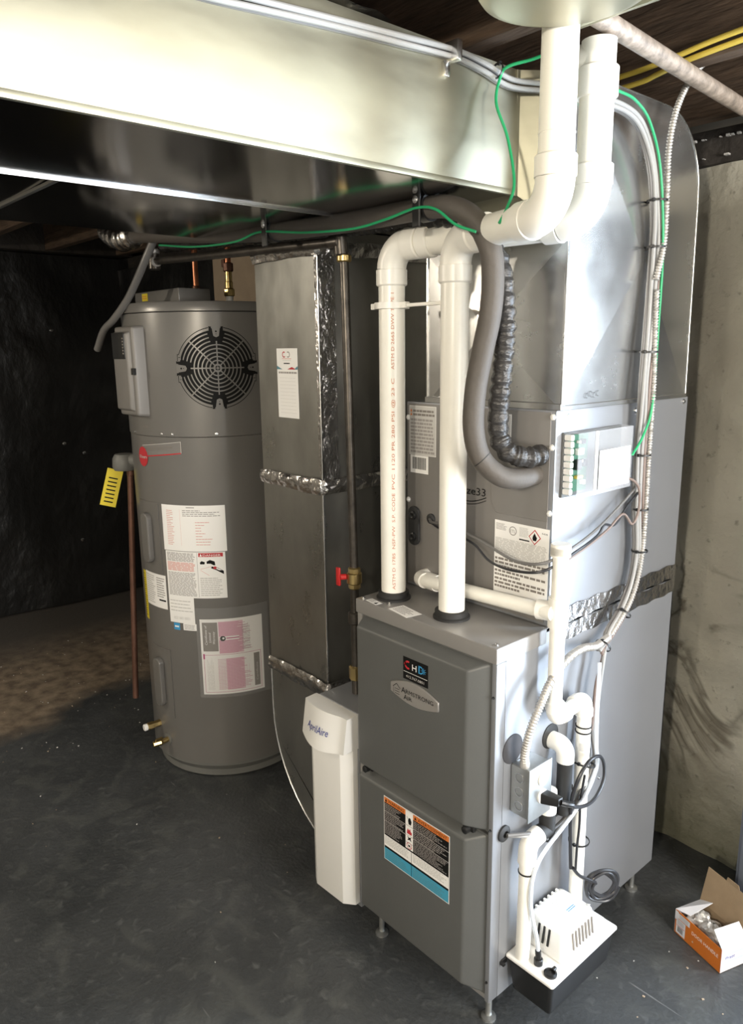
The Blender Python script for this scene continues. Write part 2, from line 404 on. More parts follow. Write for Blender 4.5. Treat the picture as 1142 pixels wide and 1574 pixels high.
        for p, k in zip(me.polygons, K): p.material_index = k
        o = bpy.data.objects.new(name, me); COL.objects.link(o)
        if parent is not None: o.parent = parent; me.transform(Matrix.Translation(-wloc(parent)))
        if label: o['label'] = label
        return o
def planar(o, u, v, n=None):
    """map for a flat label: o lower-left corner, u right, v up"""
    o = Vector(o); u = Vector(u).normalized(); v = Vector(v).normalized(); n = (u.cross(v) if n is None else Vector(n)).normalized()
    return lambda a, b, z: o+u*a+v*b+n*z
X, Y, Z = Vector((1, 0, 0)), Vector((0, 1, 0)), Vector((0, 0, 1))
def screw(g, p, d, r=.006, m=None):
    m = m or silver; d = Vector(d).normalized(); p = Vector(p)
    g.lathe([(0, 0), (r*1.25, 0), (r*1.25, .0012), (r*.8, .0015), (r*.8, .004), (r*.4, .005), (0, .005)], m, p, d, 10)

# ================================================================== THE SETTING
CEIL = 2.40
g = G(); g.sheet(lambda u, v: Vector((-4.4+7.6*u, -3.6+5.2*v, 0.004*sin(9*u)*sin(11*v)*0)), 2, 2, floor_m)
g.box((-4.4, -3.6, -.12), (3.2, 1.6, -.001), floor_m)
struct(g.build('floor'))
# stone wall at the back, rough plastered relief
rn = random.Random(5)
def vn(x, y, s=1):
    def h(i, j): return math.modf(abs(sin(i*127.1+j*311.7+s*17.3)*43758.5453))[0]
    i, j = math.floor(x), math.floor(y); fx, fy = x-i, y-j; fx = fx*fx*(3-2*fx); fy = fy*fy*(3-2*fy)
    return (h(i, j)*(1-fx)+h(i+1, j)*fx)*(1-fy)+(h(i, j+1)*(1-fx)+h(i+1, j+1)*fx)*fy
def wallf(u, v):
    x = -1.6+2.2*u; z = -.01+2.07*v
    y = 1.02-.030*(vn(x*5, z*6)-.5)-.016*(vn(x*14, z*16, 2)-.5)-.007*(vn(x*40, z*40, 3)-.5)-.05*max(0, .12-z)
    return Vector((x, y, z))
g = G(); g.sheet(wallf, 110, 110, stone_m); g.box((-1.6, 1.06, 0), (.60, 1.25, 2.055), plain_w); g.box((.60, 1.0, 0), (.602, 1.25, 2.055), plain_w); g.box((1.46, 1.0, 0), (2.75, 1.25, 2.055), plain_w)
struct(g.build('wall_back', ang=60))
g = G(); g.box((-4.2, 1.07, 0), (-1.6, 1.25, 2.055), plain_w); g.box((-4.2, 1.10, 2.145), (2.75, 1.25, CEIL), plain_w); struct(g.build('wall_back_left'))
g = G(); g.box((-4.2, -3.4, 0), (-4.02, 1.25, CEIL), plain_w); struct(g.build('wall_left'))
g = G(); g.box((-4.02, -3.25, 2.14), (-3.72, 1.0, 2.30), sill_m, .006, 2); struct(g.build('trim_2'))
g = G()
g.box((2.60, -3.4, 0), (2.75, -.80, CEIL), plain_w); g.box((2.60, .75, 0), (2.75, 1.25, CEIL), plain_w)
g.box((2.60, -.80, 0), (2.75, .75, .86), plain_w); g.box((2.60, -.80, 2.04), (2.75, .75, CEIL), plain_w)
struct(g.build('wall_right'))
g = G()
for a, b in (((2.62, -.80, .86), (2.70, -.75, 2.04)), ((2.62, .70, .86), (2.70, .75, 2.04)), ((2.62, -.80, .86), (2.70, .75, .91)), ((2.62, -.80, 1.99), (2.70, .75, 2.04))): g.box(a, b, white)
struct(g.build('added_window_1'))  # window frame added around the stand-in light, out of view
g = G(); g.box((-4.2, -3.4, 0), (2.75, -3.25, CEIL), plain_w); struct(g.build('wall_front'))
g = G(); g.box((-4.3, -3.5, CEIL), (2.9, 1.4, CEIL+.03), wood2)
ceil = struct(g.build('ceiling'))
jm = None
for k, y in enumerate([.47+.42*i for i in range(-9, 2)]):
    g = G(); g.box((-4.02, y, 2.145), (2.60, y+.05, CEIL-.022), wood, .004, 1); j = g.build('joist', ceil)
for k in range(18):
    g = G(); x0 = -4.2+k*.39; g.box((x0+.004, -3.4, CEIL-.022), (x0+.386, 1.3, CEIL-.001), wood2, .002, 1); g.build('subfloor_board', ceil)
g = G(); g.box((-4.2, 1.0, 2.055), (2.8, 1.22, 2.145), sill_m, .006, 2)
struct(g.build('trim_1'))
g = G()
for a, b in (((.602, 1.02, 0), (.63, 1.20, 2.05)), ((1.43, 1.02, 0), (1.458, 1.20, 2.05)), ((.602, 1.02, 2.025), (1.458, 1.20, 2.053))): g.box(a, b, white)
struct(g.build('door_1'))
# dusty mortar crumbs along the sill
g = G()
for i in range(70):
    x = -.6+i*.022+rn.uniform(-.01, .01); r = rn.uniform(.0015, .005); g.box((x-r, .992-r, 2.12-r*.6), (x+r, .999, 2.12+r*.6), lab_lg)
    if rn.random() < .4: g.box((x-r, .985, 2.07), (x+r*1.4, .999, 2.07+r), lab_lg)
o = g.build('mortar_crumbs'); o['kind'] = 'stuff'; tag(o, 'pale mortar crumbs on dark sill beam above stone wall', 'debris')

# black plastic sheeting on the left walls
def sheet_left(u, v):
    y = -1.15+2.15*u; z = .012+2.12*v
    x = -3.80+.05*(vn(y*1.6, z*1.3, 4)-.5)+.022*(vn(y*5+z*2, z*4, 5)-.5)-(0.05*max(0, .25-z))*-1+(.05 if False else 0)
    return Vector((x, y, z))
t = thing('plastic_sheeting', 'black plastic sheeting pinned over the left wall, falling to bare floor', 'sheeting', (-3.8, -.8, 0))
g = G(); g.sheet(sheet_left, 80, 70, sheet_m); g.build('sheet', t, ang=80)
for (y, z) in ((-.05, 1.66), (.48, 1.70), (.05, .42), (.55, .40), (.50, 1.02), (.12, 1.15), (-.3, .9), (.62, .95)):
    g = G(); p = sheet_left((y+1.15)/2.15, (z-.012)/2.12); g.lathe([(0, 0), (.011, 0), (.011, .002), (.005, .004), (0, .004)], silver, p+Vector((.003, 0, 0)), X, 12); g.build('washer_pin', t)
def sheet_back(u, v):
    x = -3.85+2.25*u; z = .012+2.05*v
    y = .93+.05*(vn(x*1.5, z*1.4, 6)-.5)+.03*(vn(x*5, z*4, 7)-.5)
    return Vector((x, y, z))
t = thing('plastic_sheeting', 'black plastic sheeting hanging on the back wall behind the water heater', 'sheeting', (-2.7, .93, 0))
g = G(); g.sheet(sheet_back, 90, 60, sheet_m); g.build('sheet', t, ang=80)
for (x, z) in ((-2.95, 1.50), (-2.6, .55), (-2.2, 1.35)):
    g = G(); p = sheet_back((x+3.85)/2.25, (z-.012)/2.05); g.lathe([(0, 0), (.010, 0), (.010, .002), (.005, .004), (0, .004)], silver, p-Vector((0, .003, 0)), -Y, 12); g.build('washer_pin', t)
g = G(); g.box((-2.53, .86, 1.35), (-2.05, .875, 2.03), tan, .002, 1)
tag(g.build('tan_board'), 'tan board on the back wall behind the water heater pipes', 'board')

# floor crumbs
g = G()
for i in range(130):
    if i < 90: x, y = rn.uniform(-3.2, -1.9), rn.uniform(-.5, .45)
    elif i < 118: x, y = rn.uniform(-2.4, -.6), rn.uniform(-.9, .1)
    else: x, y = rn.uniform(.05, .5), rn.uniform(.3, .75)
    r = rn.uniform(.001, .0030); a = rn.uniform(0, 3)
    g.box((-r, -r*rn.uniform(.4, 1), 0), (r, r*.6, r*.8), lab_lg if rn.random() < .6 else tan, M=Matrix.Translation((x, y, 0)) @ Matrix.Rotation(a, 4, 'Z'))
o = g.build('floor_crumbs'); o['kind'] = 'stuff'; tag(o, 'small pale chips and grit scattered over the dark floor', 'debris')

# upright blue-grey panel at the right
t = thing('grey_cabinet', 'blue-grey upright metal cabinet at the right frame edge beyond the carton', 'cabinet', (.40, .95, 0))
g = G(); g.box((.215, .80, .03), (.62, .99, 1.95), bluegrey, .004, 2); g.build('body', t)
g = G(); g.box((.225, .792, .06), (.61, .80, 1.92), bluegrey, .003, 2); g.build('door', t)
g = G(); g.box((.24, .82, .0), (.60, .97, .03), rubber); g.build('plinth', t)

# ================================================================== FURNACE
FX0, FZ0, FZ1, FD = -.445, .095, .972, .7475
t = fur = thing('furnace', 'grey gas furnace with two dark doors and a warning label, standing on short legs', 'furnace', (-.22, .37, 0))
g = G()
g.box((FX0, .0312, FZ0), (FX0+.004, FD, FZ1-.002), casing)       # left side
g.box((-.004, .0312, FZ0), (0, FD, FZ1-.002), cabin)            # right side
g.box((FX0, FD-.004, FZ0), (0, FD, FZ1-.002), casing)
g.box((FX0+.001, .02, FZ0), (-.001, FD, FZ0+.004), casing)
g.box((FX0+.002, .035, FZ0+.004), (-.002, .04, FZ1-.02), doorg)         # inner shield behind the doors
g.build('casing', t)
g = G(); g.box((FX0-.002, -.004, FZ1-.036), (.002, .17, FZ1), casing, .0035, 3); g.box((FX0, .165, FZ1-.01), (0, FD, FZ1-.001), casing); g.build('top_panel', t)
g = G(); g.box((FX0, 0, FZ0), (FX0+.017, .031, FZ1-.037), casing, .002, 2)
g.box((-.013, 0, FZ0), (0, .031, FZ1-.037), cabin, .002, 2); g.box((FX0+.017, .004, FZ0), (-.013, .03, FZ0+.014), casing, .002, 2); g.build('front_frame', t)
def door(z0, z1, dz0, dz1):
    g = G(); a, b = FX0+.019, -.015
    g.box((a, .002, z0), (b, .012, z1), doorg, .002, 2)
    g.hexa([(a+.001, .003, z0+.001), (b-.001, .003, z0+.001), (b-.001, .003, z1-.001), (a+.001, .003, z1-.001)],
           [(a+.008, -.028, z0+dz0), (b-.046, -.028, z0+dz0), (b-.042, -.028, z1-dz1), (a+.008, -.028, z1-dz1)], doorg, .006, 3)
    return g
du = door(.535, .934, .006, .022).build('upper_door', t)
dl = door(.110, .528, .014, .020).build('lower_door', t)
for x in (-.395, -.058):
    g = G(); g.lathe([(0, 0), (.009, 0), (.009, .012), (.006, .014), (0, .014)], black, (x, -.016, .532), -Y, 14); g.box((x-.016, -.016, .526), (x+.016, -.006, .540), black, .003, 2); g.build('latch', du)
# maker's plate
g = G(); pts = []
a, b, z0, z1 = -.290, -.135, .786, .826
for i in range(13): u = i/12; pts.append((a+(b-a)*u, -.0282, .812+.019*sin(pi*u)))
for i in range(13): u = 1-i/12; pts.append((a+(b-a)*u, -.0282, .789-.015*sin(pi*u)+.0))
g.prism(pts, (0, -.005, 0), plate, .0012, 1); npl = g.build('nameplate', du)
p = Print(.155, .06)
p.text('A', .038, .027, .021, lab_k, wid=.014).text('RMSTRONG', .053, .0285, .0150, lab_k, wid=.088).text('A', .046, .0125, .018, lab_k, wid=.012).text('IR', .059, .0135, .0140, lab_k, wid=.014)
p.line(.010, .033, .022, .043, .0015, lab_k).line(.022, .043, .034, .033, .0015, lab_k).line(.012, .033, .012, .018, .001, lab_k)
for k in range(3): p.line(.016, .018+.006*k, .032, .018+.006*k, .0012, lab_k)
p.build('nameplate_lettering', npl, planar((a, -.0333, .771), X, Z), label='black maker lettering and house mark')
# contractor sticker
p = Print(.080, .055, lab_k)
p.ring(.016, .037, .006, .0105, lab_r, 1, 60, 300); p.poly([(.004, .040), (.000+.003, .036), (.010, .034), (.010, .044)], lab_r)
p.text('H', .030, .028, .022, lab_w, wid=.014); p.ring(.056, .037, .0065, .0095, lab_b, 1, -120, 120); p.rect(.050, .0275, .054, .0465, lab_b)
for k in range(8): p.line(.066, .037, .066+.008*cos(k*pi/4), .037+.008*sin(k*pi/4), .0012, lab_b)
p.rect(.002, .0185, .078, .0200, lab_lg).text('412.767.0801', .010, .006, .009, lab_s, wid=.058)
p.build('contractor_sticker', du, planar((-.251, -.0283, .832), X, Z), label='black sticker with red C, white H and blue snowflake D')
# warning label
W_, H_ = .222, .178
p = Print(W_, H_, lab_w); c = .098
p.rect(.002, .002, W_-.002, H_-.002, lab_k, 1)
p.rect(.002, H_-.016, .078, H_-.002, lab_o, 2).rect(.104, H_-.016, W_-.002, H_-.002, lab_o, 2)
p.text('WARNING', .016, H_-.0135, .0125, lab_k, 3, wid=.056).poly([(.005, H_-.0135), (.013, H_-.0135), (.009, H_-.005)], lab_k, 3)
p.text('AVERTISSEMENT', .120, H_-.0135, .0125, lab_k, 3, wid=.094).poly([(.108, H_-.0135), (.116, H_-.0135), (.112, H_-.005)], lab_k, 3)
for (y0, y1, n) in ((.137, .160, 5), (.110, .134, 5), (.074, .107, 8)):
    p.para(.004, y0, .076, y1, n, lab_g, 2, .45, .45, 9); p.para(.106, y0, W_-.006, y1, n, lab_g, 2, .45, .4, 12)
for y in (.1355, .1085): p.rect(.002, y, .078, y+.0012, lab_lg, 2).rect(.104, y, W_-.002, y+.0012, lab_lg, 2)
p.rect(.078, .074, .104, H_-.002, lab_w, 2)
for k, y in enumerate((.150, .1235, .1035, .085)):
    p.rect(.078, y-.0125, .104, y-.0118, lab_k, 3)
    if k == 0: p.poly([(.089, y-.008), (.097, y-.008), (.099, y+.002), (.095, y+.010), (.090, y+.010), (.087, y+.001)], lab_k, 3).line(.083, y+.011, .088, y+.004, .001, lab_k, 3)
    if k == 1: p.poly([(.083, y-.008), (.099, y-.008), (.100, y-.001), (.096, y+.001), (.094, y+.008), (.090, y+.002), (.086, y+.007), (.084, y)], lab_r, 3)
    if k == 2: p.poly([(.084, y+.006), (.088, y), (.085, y-.006), (.092, y-.003), (.099, y-.006), (.096, y+.001), (.098, y+.006), (.091, y+.003)], lab_k, 3)
    if k == 3: p.ring(.091, y-.001, .0075, .0092, lab_r, 3).line(.086, y+.004, .096, y-.006, .0014, lab_r, 3).poly([(.087, y-.004), (.095, y-.004), (.094, y+.001), (.088, y+.001)], lab_k, 3)
p.rect(.002, .040, W_-.002, .070, lab_w, 2); p.para(.004, .046, c-.004, .069, 6, lab_lg, 3, .5, .2, 12).para(c+.006, .046, W_-.006, .069, 6, lab_lg, 3, .5, .2, 14)
p.rect(.002, .002, W_-.002, .034, lab_c, 2); p.para(.006, .004, c-.004, .031, 5, lab_t, 3, .4, .4, 10).para(c+.006, .004, W_-.006, .031, 5, lab_t, 3, .4, .3, 12)
p.rect(c, .002, c+.0012, .070, lab_k, 4)
p.build('warning_label', dl, planar((-.322, -.0283, .316), X, Z), label='orange, black and blue safety warning label in two languages')
# little top stickers
p = Print(.076, .044, lab_w).para(.006, .006, .07, .038, 6, lab_g, 1, .4, .3, 7)
p.build('top_sticker', fur, planar((-.333, .002, FZ1+.0002), (.98, -.17, 0), (.17, .98, 0)), label='white instruction sticker between the pipe collars')
p = Print(.045, .020, lab_w).para(.003, .003, .028, .017, 3, lab_g, 1, .4, .2, 5).poly([(.031, .003), (.042, .003), (.0365, .016)], lab_k, 2)
p.build('caution_sticker', fur, planar((-.418, -.0005+.004, FZ1+.0002), (.99, -.14, 0), (.14, .99, 0)))
# pipe collars
PL, PR = (-.386, .069), (-.193, .071)
for (x, y) in (PL, PR):
    g = G(); g.lathe([(.031, .0), (.043, 0), (.043, .004), (.0385, .007), (.0385, .018), (.0312, .020), (.0312, 0)], rubber, (x, y, FZ1), Z, 32); g.build('pipe_collar', fur)
for (x, y) in ((-.035, .045), (-.035, .70), (-.405, .035), (-.405, .70)):
    g = G(); g.lathe([(0, 0), (.018, 0), (.018, .006), (.0075, .010), (.0075, FZ0), (0, FZ0)], steelb, (x, y, 0), Z, 16)
    g.lathe([(.0, FZ0-.030), (.014, FZ0-.030), (.014, FZ0-.018), (0, FZ0-.018)], black, (x, y, 0), Z, 6); g.build('leg', fur)
# side openings: knockout, wire grommet, vent opening
g = G(); g.lathe([(0, 0), (.034, 0), (.034, .002), (.030, .003), (0, .003)], mat('matte_grey_plug', (0.06, 0.06, 0.065), 0.8, spec=.2), (.0, .060, .722), X, 28); g.build('side_plug', fur)
g = G(); g.lathe([(.008, .0), (.019, 0), (.019, .005), (.014, .008), (.008, .008), (.008, 0)], rubber, (.0, .036, .525), X, 20); g.build('wire_grommet', fur)
g = G(); g.lathe([(0, 0), (.030, 0), (.030, .002), (0, .002)], black, (.0, .200, .700), X, 24); g.build('drain_opening', fur)
g = G(); screw(g, (0, .42, .50), X, .0035); g.build('screw', fur)
g = G(); g.box((0, .374, .52), (.0006, .377, .60), lab_k); g.build('paint_scratch', fur)
for (x, y) in ((FX0+.012, .010), (-.355, .025), (-.012, .012)):
    g = G(); screw(g, (x, y, FZ1), Z, .004); g.build('screw', fur)
for z in (.545, .150, .86):
    g = G(); screw(g, (-.0065, -.0005, z), -Y, .0025, black); g.build('screw', fur)

# ================================================================== COIL CABINET
CY, CZ = .175, 1.449
t = coil = thing('coil_cabinet', 'grey evaporator coil cabinet on top of the furnace with warning labels on its front', 'cabinet', (-.22, .46, FZ1))
g = G(); g.box((FX0, CY, FZ1+.001), (0, FD, CZ), cabin, .002, 2)
g.build('casing', t)
g = G(); g.box((FX0+.004, CY-.003, FZ1+.008), (-.012, CY+.002, CZ-.004), heatd, .0012, 2); g.build('front_cover', t)
g = G(); g.prism([(-.150, CY-.003, 1.19+.02), (-.010, CY-.003, 1.21), (-.010, CY-.003, 1.375), (-.165, CY-.003, 1.375), (-.165, CY-.003, 1.24)], (0, -.0016, 0), heatd, .0006, 1); g.build('access_plate', t)
for (x, z) in ((-.006, 1.436), (-.006, 1.372), (-.006, 1.230), (FX0+.008, 1.41), (FX0+.008, 1.20)):
    g = G(); screw(g, (x, CY-.003, z), -Y, .0055, white); g.build('screw', t)
for (y, z) in ((.215, 1.436), (.49, 1.430), (.725, 1.438)):
    g = G(); screw(g, (0, y, z), X, .0055); g.build('screw', t)
cf = planar
p = Print(.092, .122, lab_w); p.rect(.001, .001, .091, .121, lab_lg, 1); p.para(.014, .096, .088, .114, 2, lab_bg, 2, .6, .1, 6); p.para(.005, .004, .088, .092, 10, lab_g, 2, .62, .1, 7)
p.poly([(.004, .098), (.011, .098), (.0075, .106)], lab_o, 3).poly([(.004, .107), (.011, .107), (.0075, .115)], lab_o, 3)
p.build('warning_sheet', t, cf((-.433, CY-.0035, 1.318), X, Z), label='grey and white sheet of small warning print')
p = Print(.062, .045, lab_w); p.barcode(.008, .010, .055, .040, lab_k); p.build('barcode_label', t, cf((-.429, CY-.0035, 1.272), X, Z))
p = Print(.022, .086, lab_w); p.para(.002, .004, .020, .082, 22, lab_lg, 1, .45, .1, 3); p.build('narrow_label', t, cf((-.134, CY-.0052, 1.350), X, Z))
p = Print(.2, .05); p.text('Breeze33', .0, .020, .026, lab_k, wid=.118)
for k in range(2): 
    for i in range(14):
        a = i/14; b = (i+1)/14; f_ = lambda s_: .010-.007*k-.010*sin(s_*pi)*(.9)+.008*s_*s_
        p.line(.02+.10*a, f_(a), .02+.10*b, f_(b), .0022*(1-.3*k), lab_k)
p.build('logo_lettering', t, cf((-.300, CY-.0035, 1.222), X, Z), label='black model lettering over two curved strokes')
p = Print(.150, .172, lab_w)
p.para(.004, .150, .035, .166, 6, lab_g, 1, .4, .3, 3).ring(.052, .153, .0085, .0105, lab_g).text('ETL', .0445, .149, .010, lab_g, wid=.015).para(.070, .144, .095, .166, 8, lab_lg, 1, .45, .2, 3)
p.rect(.070, .136, .098, .139, lab_k)
cx_, cy_ = .112, .149
p.poly([(cx_, cy_+.0175), (cx_-.0165, cy_), (cx_, cy_-.0175), (cx_+.0165, cy_)], lab_r, 1).poly([(cx_, cy_+.0145), (cx_-.0137, cy_), (cx_, cy_-.0145), (cx_+.0137, cy_)], lab_w, 2)
p.poly([(cx_-.004, cy_-.008), (cx_+.004, cy_-.008), (cx_+.0065, cy_-.001), (cx_+.0035, cy_+.003), (cx_, cy_+.010), (cx_-.0045, cy_+.002), (cx_-.0055, cy_-.003)], lab_k, 3)
p.text('R-454B', .131, .159, .005, lab_k, 1)
p.para(.003, .092, .147, .132, 16, lab_lg, 1, .5, .05, 9)
for k, y in enumerate((.082, .073, .064, .053, .044, .034, .025, .016)): p.para(.003, y-.003, .003+(.143 if k not in (2, 4, 7) else .075), y+.0035, 1, lab_bg, 1, .8, .04, 11)
p.build('data_label', t, cf((-.153, CY-.0035, 1.022), X, Z), label='white data label with a red flammable diamond')
# double grommet of the refrigerant stubs, small plugs
g = G(); cc = (-.413, CY-.003, 1.135)
g.prism([(cc[0]+.019*cos(a)+0, CY-.003, cc[2]+(.032 if sin(a) > 0 else -.032)+.019*sin(a)) for a in [2*pi*i/24 for i in range(24)]], (0, -.008, 0), rubber, .002, 2); g.build('double_grommet', t)
for z in (1.163, 1.107):
    g = G(); g.lathe([(0, 0), (.011, 0), (.011, .004), (.007, .006), (0, .003)], black, (-.413, CY-.011, z), -Y, 18); g.build('port', t)
g = G(); g.lathe([(.004, 0), (.013, 0), (.013, .005), (.009, .007), (.004, .007)], rubber, (-.355, CY-.003, 1.162), -Y, 16); g.build('wire_grommet', t)
# foil tape along the joint on the right side
def tape(z0, z1, ph):
    g = G(); rr = random.Random(ph)
    def f(u, v): 
        y = .222+(FD-.222)*u; e = .002*sin(u*40+ph) 
        return Vector((.0015+.0012*vn(u*60, v*5, ph), y, z0+(z1-z0)*v+e))
    g.sheet(f, 80, 6, foil); return g
tape(.966, 1.004, 3).build('foil_tape', coil, ang=20); tape(.925, .962, 7).build('foil_tape', coil, ang=20)

# control box
t = thing('control_box', 'clear-covered circuit control box with white label on the coil cabinet side', 'control box', (.0, .31, 1.33))
B0, B1, BZ0, BZ1 = .196, .424, 1.262, 1.402
g = G(); g.box((0, B0, BZ0), (.006, B1, BZ1), doorg, .001, 1); g.build('back_plate', t)
g = G(); g.box((.006, B0+.012, BZ0+.010), (.010, B0+.085, BZ1-.006), pcb); g.build('circuit_board', t)
for (y, z, sy, sz, mm) in ((.232, 1.352, .022, .014, white), (.250, 1.375, .010, .010, black), (.228, 1.320, .020, .022, black), (.258, 1.325, .012, .016, black), (.232, 1.300, .022, .007, yellow_c), (.255, 1.286, .010, .010, white), (.236, 1.377, .006, .006, white), (.246, 1.335, .006, .006, white)):
    g = G(); g.box((.010, y, z), (.020, y+sy, z+sz), mm, .001, 1); g.build('component', t)
for k in range(9):
    g = G(); z = BZ0+.008+k*.0145; g.box((.006, B0+.000, z), (.026, B0+.011, z+.0125), white, .002, 1); g.build('terminal', t)
g = G()
g.box((.034, B0+.012, BZ0), (.036, B1, BZ1), clearp); g.box((.006, B0+.012, BZ1-.002), (.034, B1, BZ1), clearp); g.box((.006, B0+.012, BZ0), (.034, B1, BZ0+.002), clearp); g.box((.006, B1-.002, BZ0), (.034, B1, BZ1), clearp)
g.build('clear_cover', t)
g = G(); g.box((.034, .272, BZ0+.0), (.0365, .282, BZ1), white, .001, 1); g.build('cover_rib', t)
p = Print(.128, .086, lab_w); p.para(.02, .008, .12, .080, 9, lab_lg, 1, .25, .5, 9); p.build('cover_label', t, planar((.0375, .286, 1.272), Y, Z))

# ================================================================== PLENUM ELBOW
PX0, PX1 = -.382, .004
t = thing('supply_plenum', 'shiny galvanized supply plenum elbow rising from the coil cabinet to the trunk', 'duct', (-.19, .45, CZ))
def side_outline():
    pts = [(.185, CZ), (.722, CZ), (.712, 1.90)]
    for i in range(9):
        a = radians(90*i/8); pts.append((.545+.165*cos(a), 1.93+.165*sin(a)))
    pts += [(.30, 2.0955), (.185, 2.096), (.185, 1.79)]
    return pts
OUT = side_outline()
g = G()
cen = Vector((PX1+.007, .460, 1.765))
main = [(.185, CZ), (.722, CZ), (.712, 1.90), (.700, 2.0), (.672, 2.04), (.488, 2.093), (.185, 2.094)]
for xx, s_ in ((PX1, 1), (PX0, -1)):
    n_ = len(OUT)
    vs = [(xx, y, z) for y, z in OUT]
    c_ = (xx+s_*.014, .46, 1.765)
    for i in range(n_):
        g.quad([vs[i], vs[(i+1) % n_], c_], galv)
# skins along the outline (heel, top, throat)
for i in range(1, len(OUT)-1):
    (y0, z0), (y1, z1) = OUT[i], OUT[i+1]
    if i == len(OUT)-2: continue
    g.quad([(PX0, y0, z0), (PX1, y0, z0), (PX1, y1, z1), (PX0, y1, z1)], galv)
# front face with cross break
F = [(PX0, .185, CZ), (PX1, .185, CZ), (PX1, .185, 1.79), (PX0, .185, 1.79)]
for i in range(4): g.quad([F[i], F[(i+1) % 4], (-.19, .172, 1.62)], galv)
o = g.build('body', t, ang=1.0)
g = G(); g.tube([(PX1+.001, y, z) for y, z in OUT[1:13]], .0010, galv_d, n=6, smooth=False); g.build('heel_seam', t)
g = G(); g.box((PX1-.002, .181, CZ), (PX1+.003, .189, 1.79), galv, .001, 1); g.build('corner_seam', t); g = G(); g.box((PX0-.003, .181, CZ), (PX0+.002, .189, 1.79), galv, .001, 1); g.build('corner_seam', t)
g = G(); g.box((PX0-.004, .178, CZ), (PX1+.003, .182, CZ+.014), galv, .001, 1); g.box((PX1, .18, CZ), (PX1+.004, .722, CZ+.010), galv, .001, 1); g.build('base_flange', t)
p = Print(.08, .03)
for k in range(4): p.ring(.012+.014*k, .012+.003*(k % 2), .005, .0058, lab_k, 1, 20*k, 300, 14)
p.build('scribble', t, planar((PX1+.0030, .26, 1.464), Y, Z), label='black marker scribble')

# ================================================================== SUPPLY TRUNK
TX0, TX1, TZ0, TZ1 = -.500, -.090, 1.880, 2.105
t = thing('supply_duct', 'big bright galvanized supply duct running overhead to the furnace plenum', 'duct', (-.15, -1.0, TZ0))
g = G()
def trunk_side(u, v):
    y = -2.9+3.03*u; z = TZ0+(TZ1-TZ0)*v
    return Vector((TX1+.0045*sin(pi*v)*(.6+.8*vn(y*2.2, v*2, 8))+.002*(vn(y*7, z*9, 9)-.5), y, z))
g.sheet(trunk_side, 150, 14, galv_t)
def trunk_bot(u, v):
    y = -2.9+3.03*u; x = TX0+(TX1-TX0)*v
    return Vector((x, y, TZ0-.0035*sin(pi*v)*(.5+vn(y*2, v*2, 10))))
g.sheet(trunk_bot, 120, 12, galv_b)
g.box((TX0, -2.9, TZ0+.001), (TX1-.010, .13, TZ1-.001), galv_t)
g.build('long_section', t, ang=40)
g = G()
a_ = [(TX0, .13, TZ0), (TX1, .13, TZ0), (TX1, .13, TZ1), (TX0, .13, TZ1)]
b_ = [(PX0, .195, 1.80), (PX1, .195, 1.80), (PX1, .195, 2.094), (PX0, .195, 2.094)]
g.hexa(a_, b_, galv_t); g.build('transition', t, ang=5)
g = G(); g.box((TX1-.003, .124, TZ0-.006), (TX1+.005, .136, TZ1), galv_t, .0015, 1); g.build('drive_cleat', t)
g = G(); g.box((PX1-.003, .176, 1.80), (PX1+.005, .186, 2.094), galv_t, .0015, 1); g.build('drive_cleat', t)
g = G(); g.box((TX1-.006, -2.9, TZ0-.004), (TX1+.004, .13, TZ0+.007), galv_t, .002, 2); g.build('corner_seam', t)
g = G(); g.box((TX0-.002, -2.9, TZ0-.005), (TX0+.002, .13, TZ0+.004), silver, .001, 2); g.build('hanging_flange', t)
g = G(); g.sheet(lambda u, v: Vector((TX1-.09+.085*v, -1.2+1.0*u, TZ1+.004+.012*vn(u*30, v*5, 61))), 90, 8, foil); g.build('top_foil', t)

# RETURN TRUNK
t = thing('return_duct', 'dark galvanized return duct running overhead beside the supply duct', 'duct', (-.80, -1.0, 1.89))
g = G()
def rbot(u, v):
    y = -2.9+3.5*u; x = -1.085+(.578)*v
    return Vector((x, y, 1.890-.004*sin(pi*v)*(.5+vn(y*2, v*2, 12))))
g.sheet(rbot, 120, 14, galv_b); g.box((-1.085, -2.9, 1.891), (-.507, .60, 2.12), galv_d); g.build('body', t, ang=40)
g = G(); g.box((-1.087, -.62, 1.881), (-.508, -.61, 1.887), galv_d, .001, 1); g.build('cross_seam', t)

# RETURN DROP
t = drop = thing('return_drop', 'tall galvanized return duct drop with a long white sticker, curving to the filter cabinet', 'duct', (-.85, .35, 0))
DX0, DX1, DY0, DY1 = -.995, -.702, .10, .58
def outl(z0, z1, shoe=False):
    if not shoe: return [(DX0, z0), (DX1, z0), (DX1, z1), (DX0, z1)]
    pts = [(DX1, z1), (DX0, z1), (DX0, .46)]
    for i in range(1, 13):
        a = radians(180+90*i/12); pts.append((DX0+.40+.40*cos(a), .445+.40*sin(a)))
    pts += [(-.612, .045), (-.612, .60), (-.66, .60)]
    return pts
def boxduct(z0, z1, shoe=False):
    g = G(); P_ = outl(z0, z1, shoe); n_ = len(P_)
    xc = sum(p_[0] for p_ in P_)/n_; zc = sum(p_[1] for p_ in P_)/n_
    g.prism([(x, DY0, z) for x, z in P_], (0, DY1-DY0, 0), galv_d)
    return g
boxduct(1.205, 1.884).build('upper_section', t, ang=20); boxduct(.60, 1.200).build('middle_section', t, ang=20)
g = boxduct(.0, .595, True); g.tube([(x, DY0-.001, z) for x, z in outl(0, .595, True)[1:16]], .003, galv, n=6, smooth=False); g.build('boot_elbow', t, ang=20)
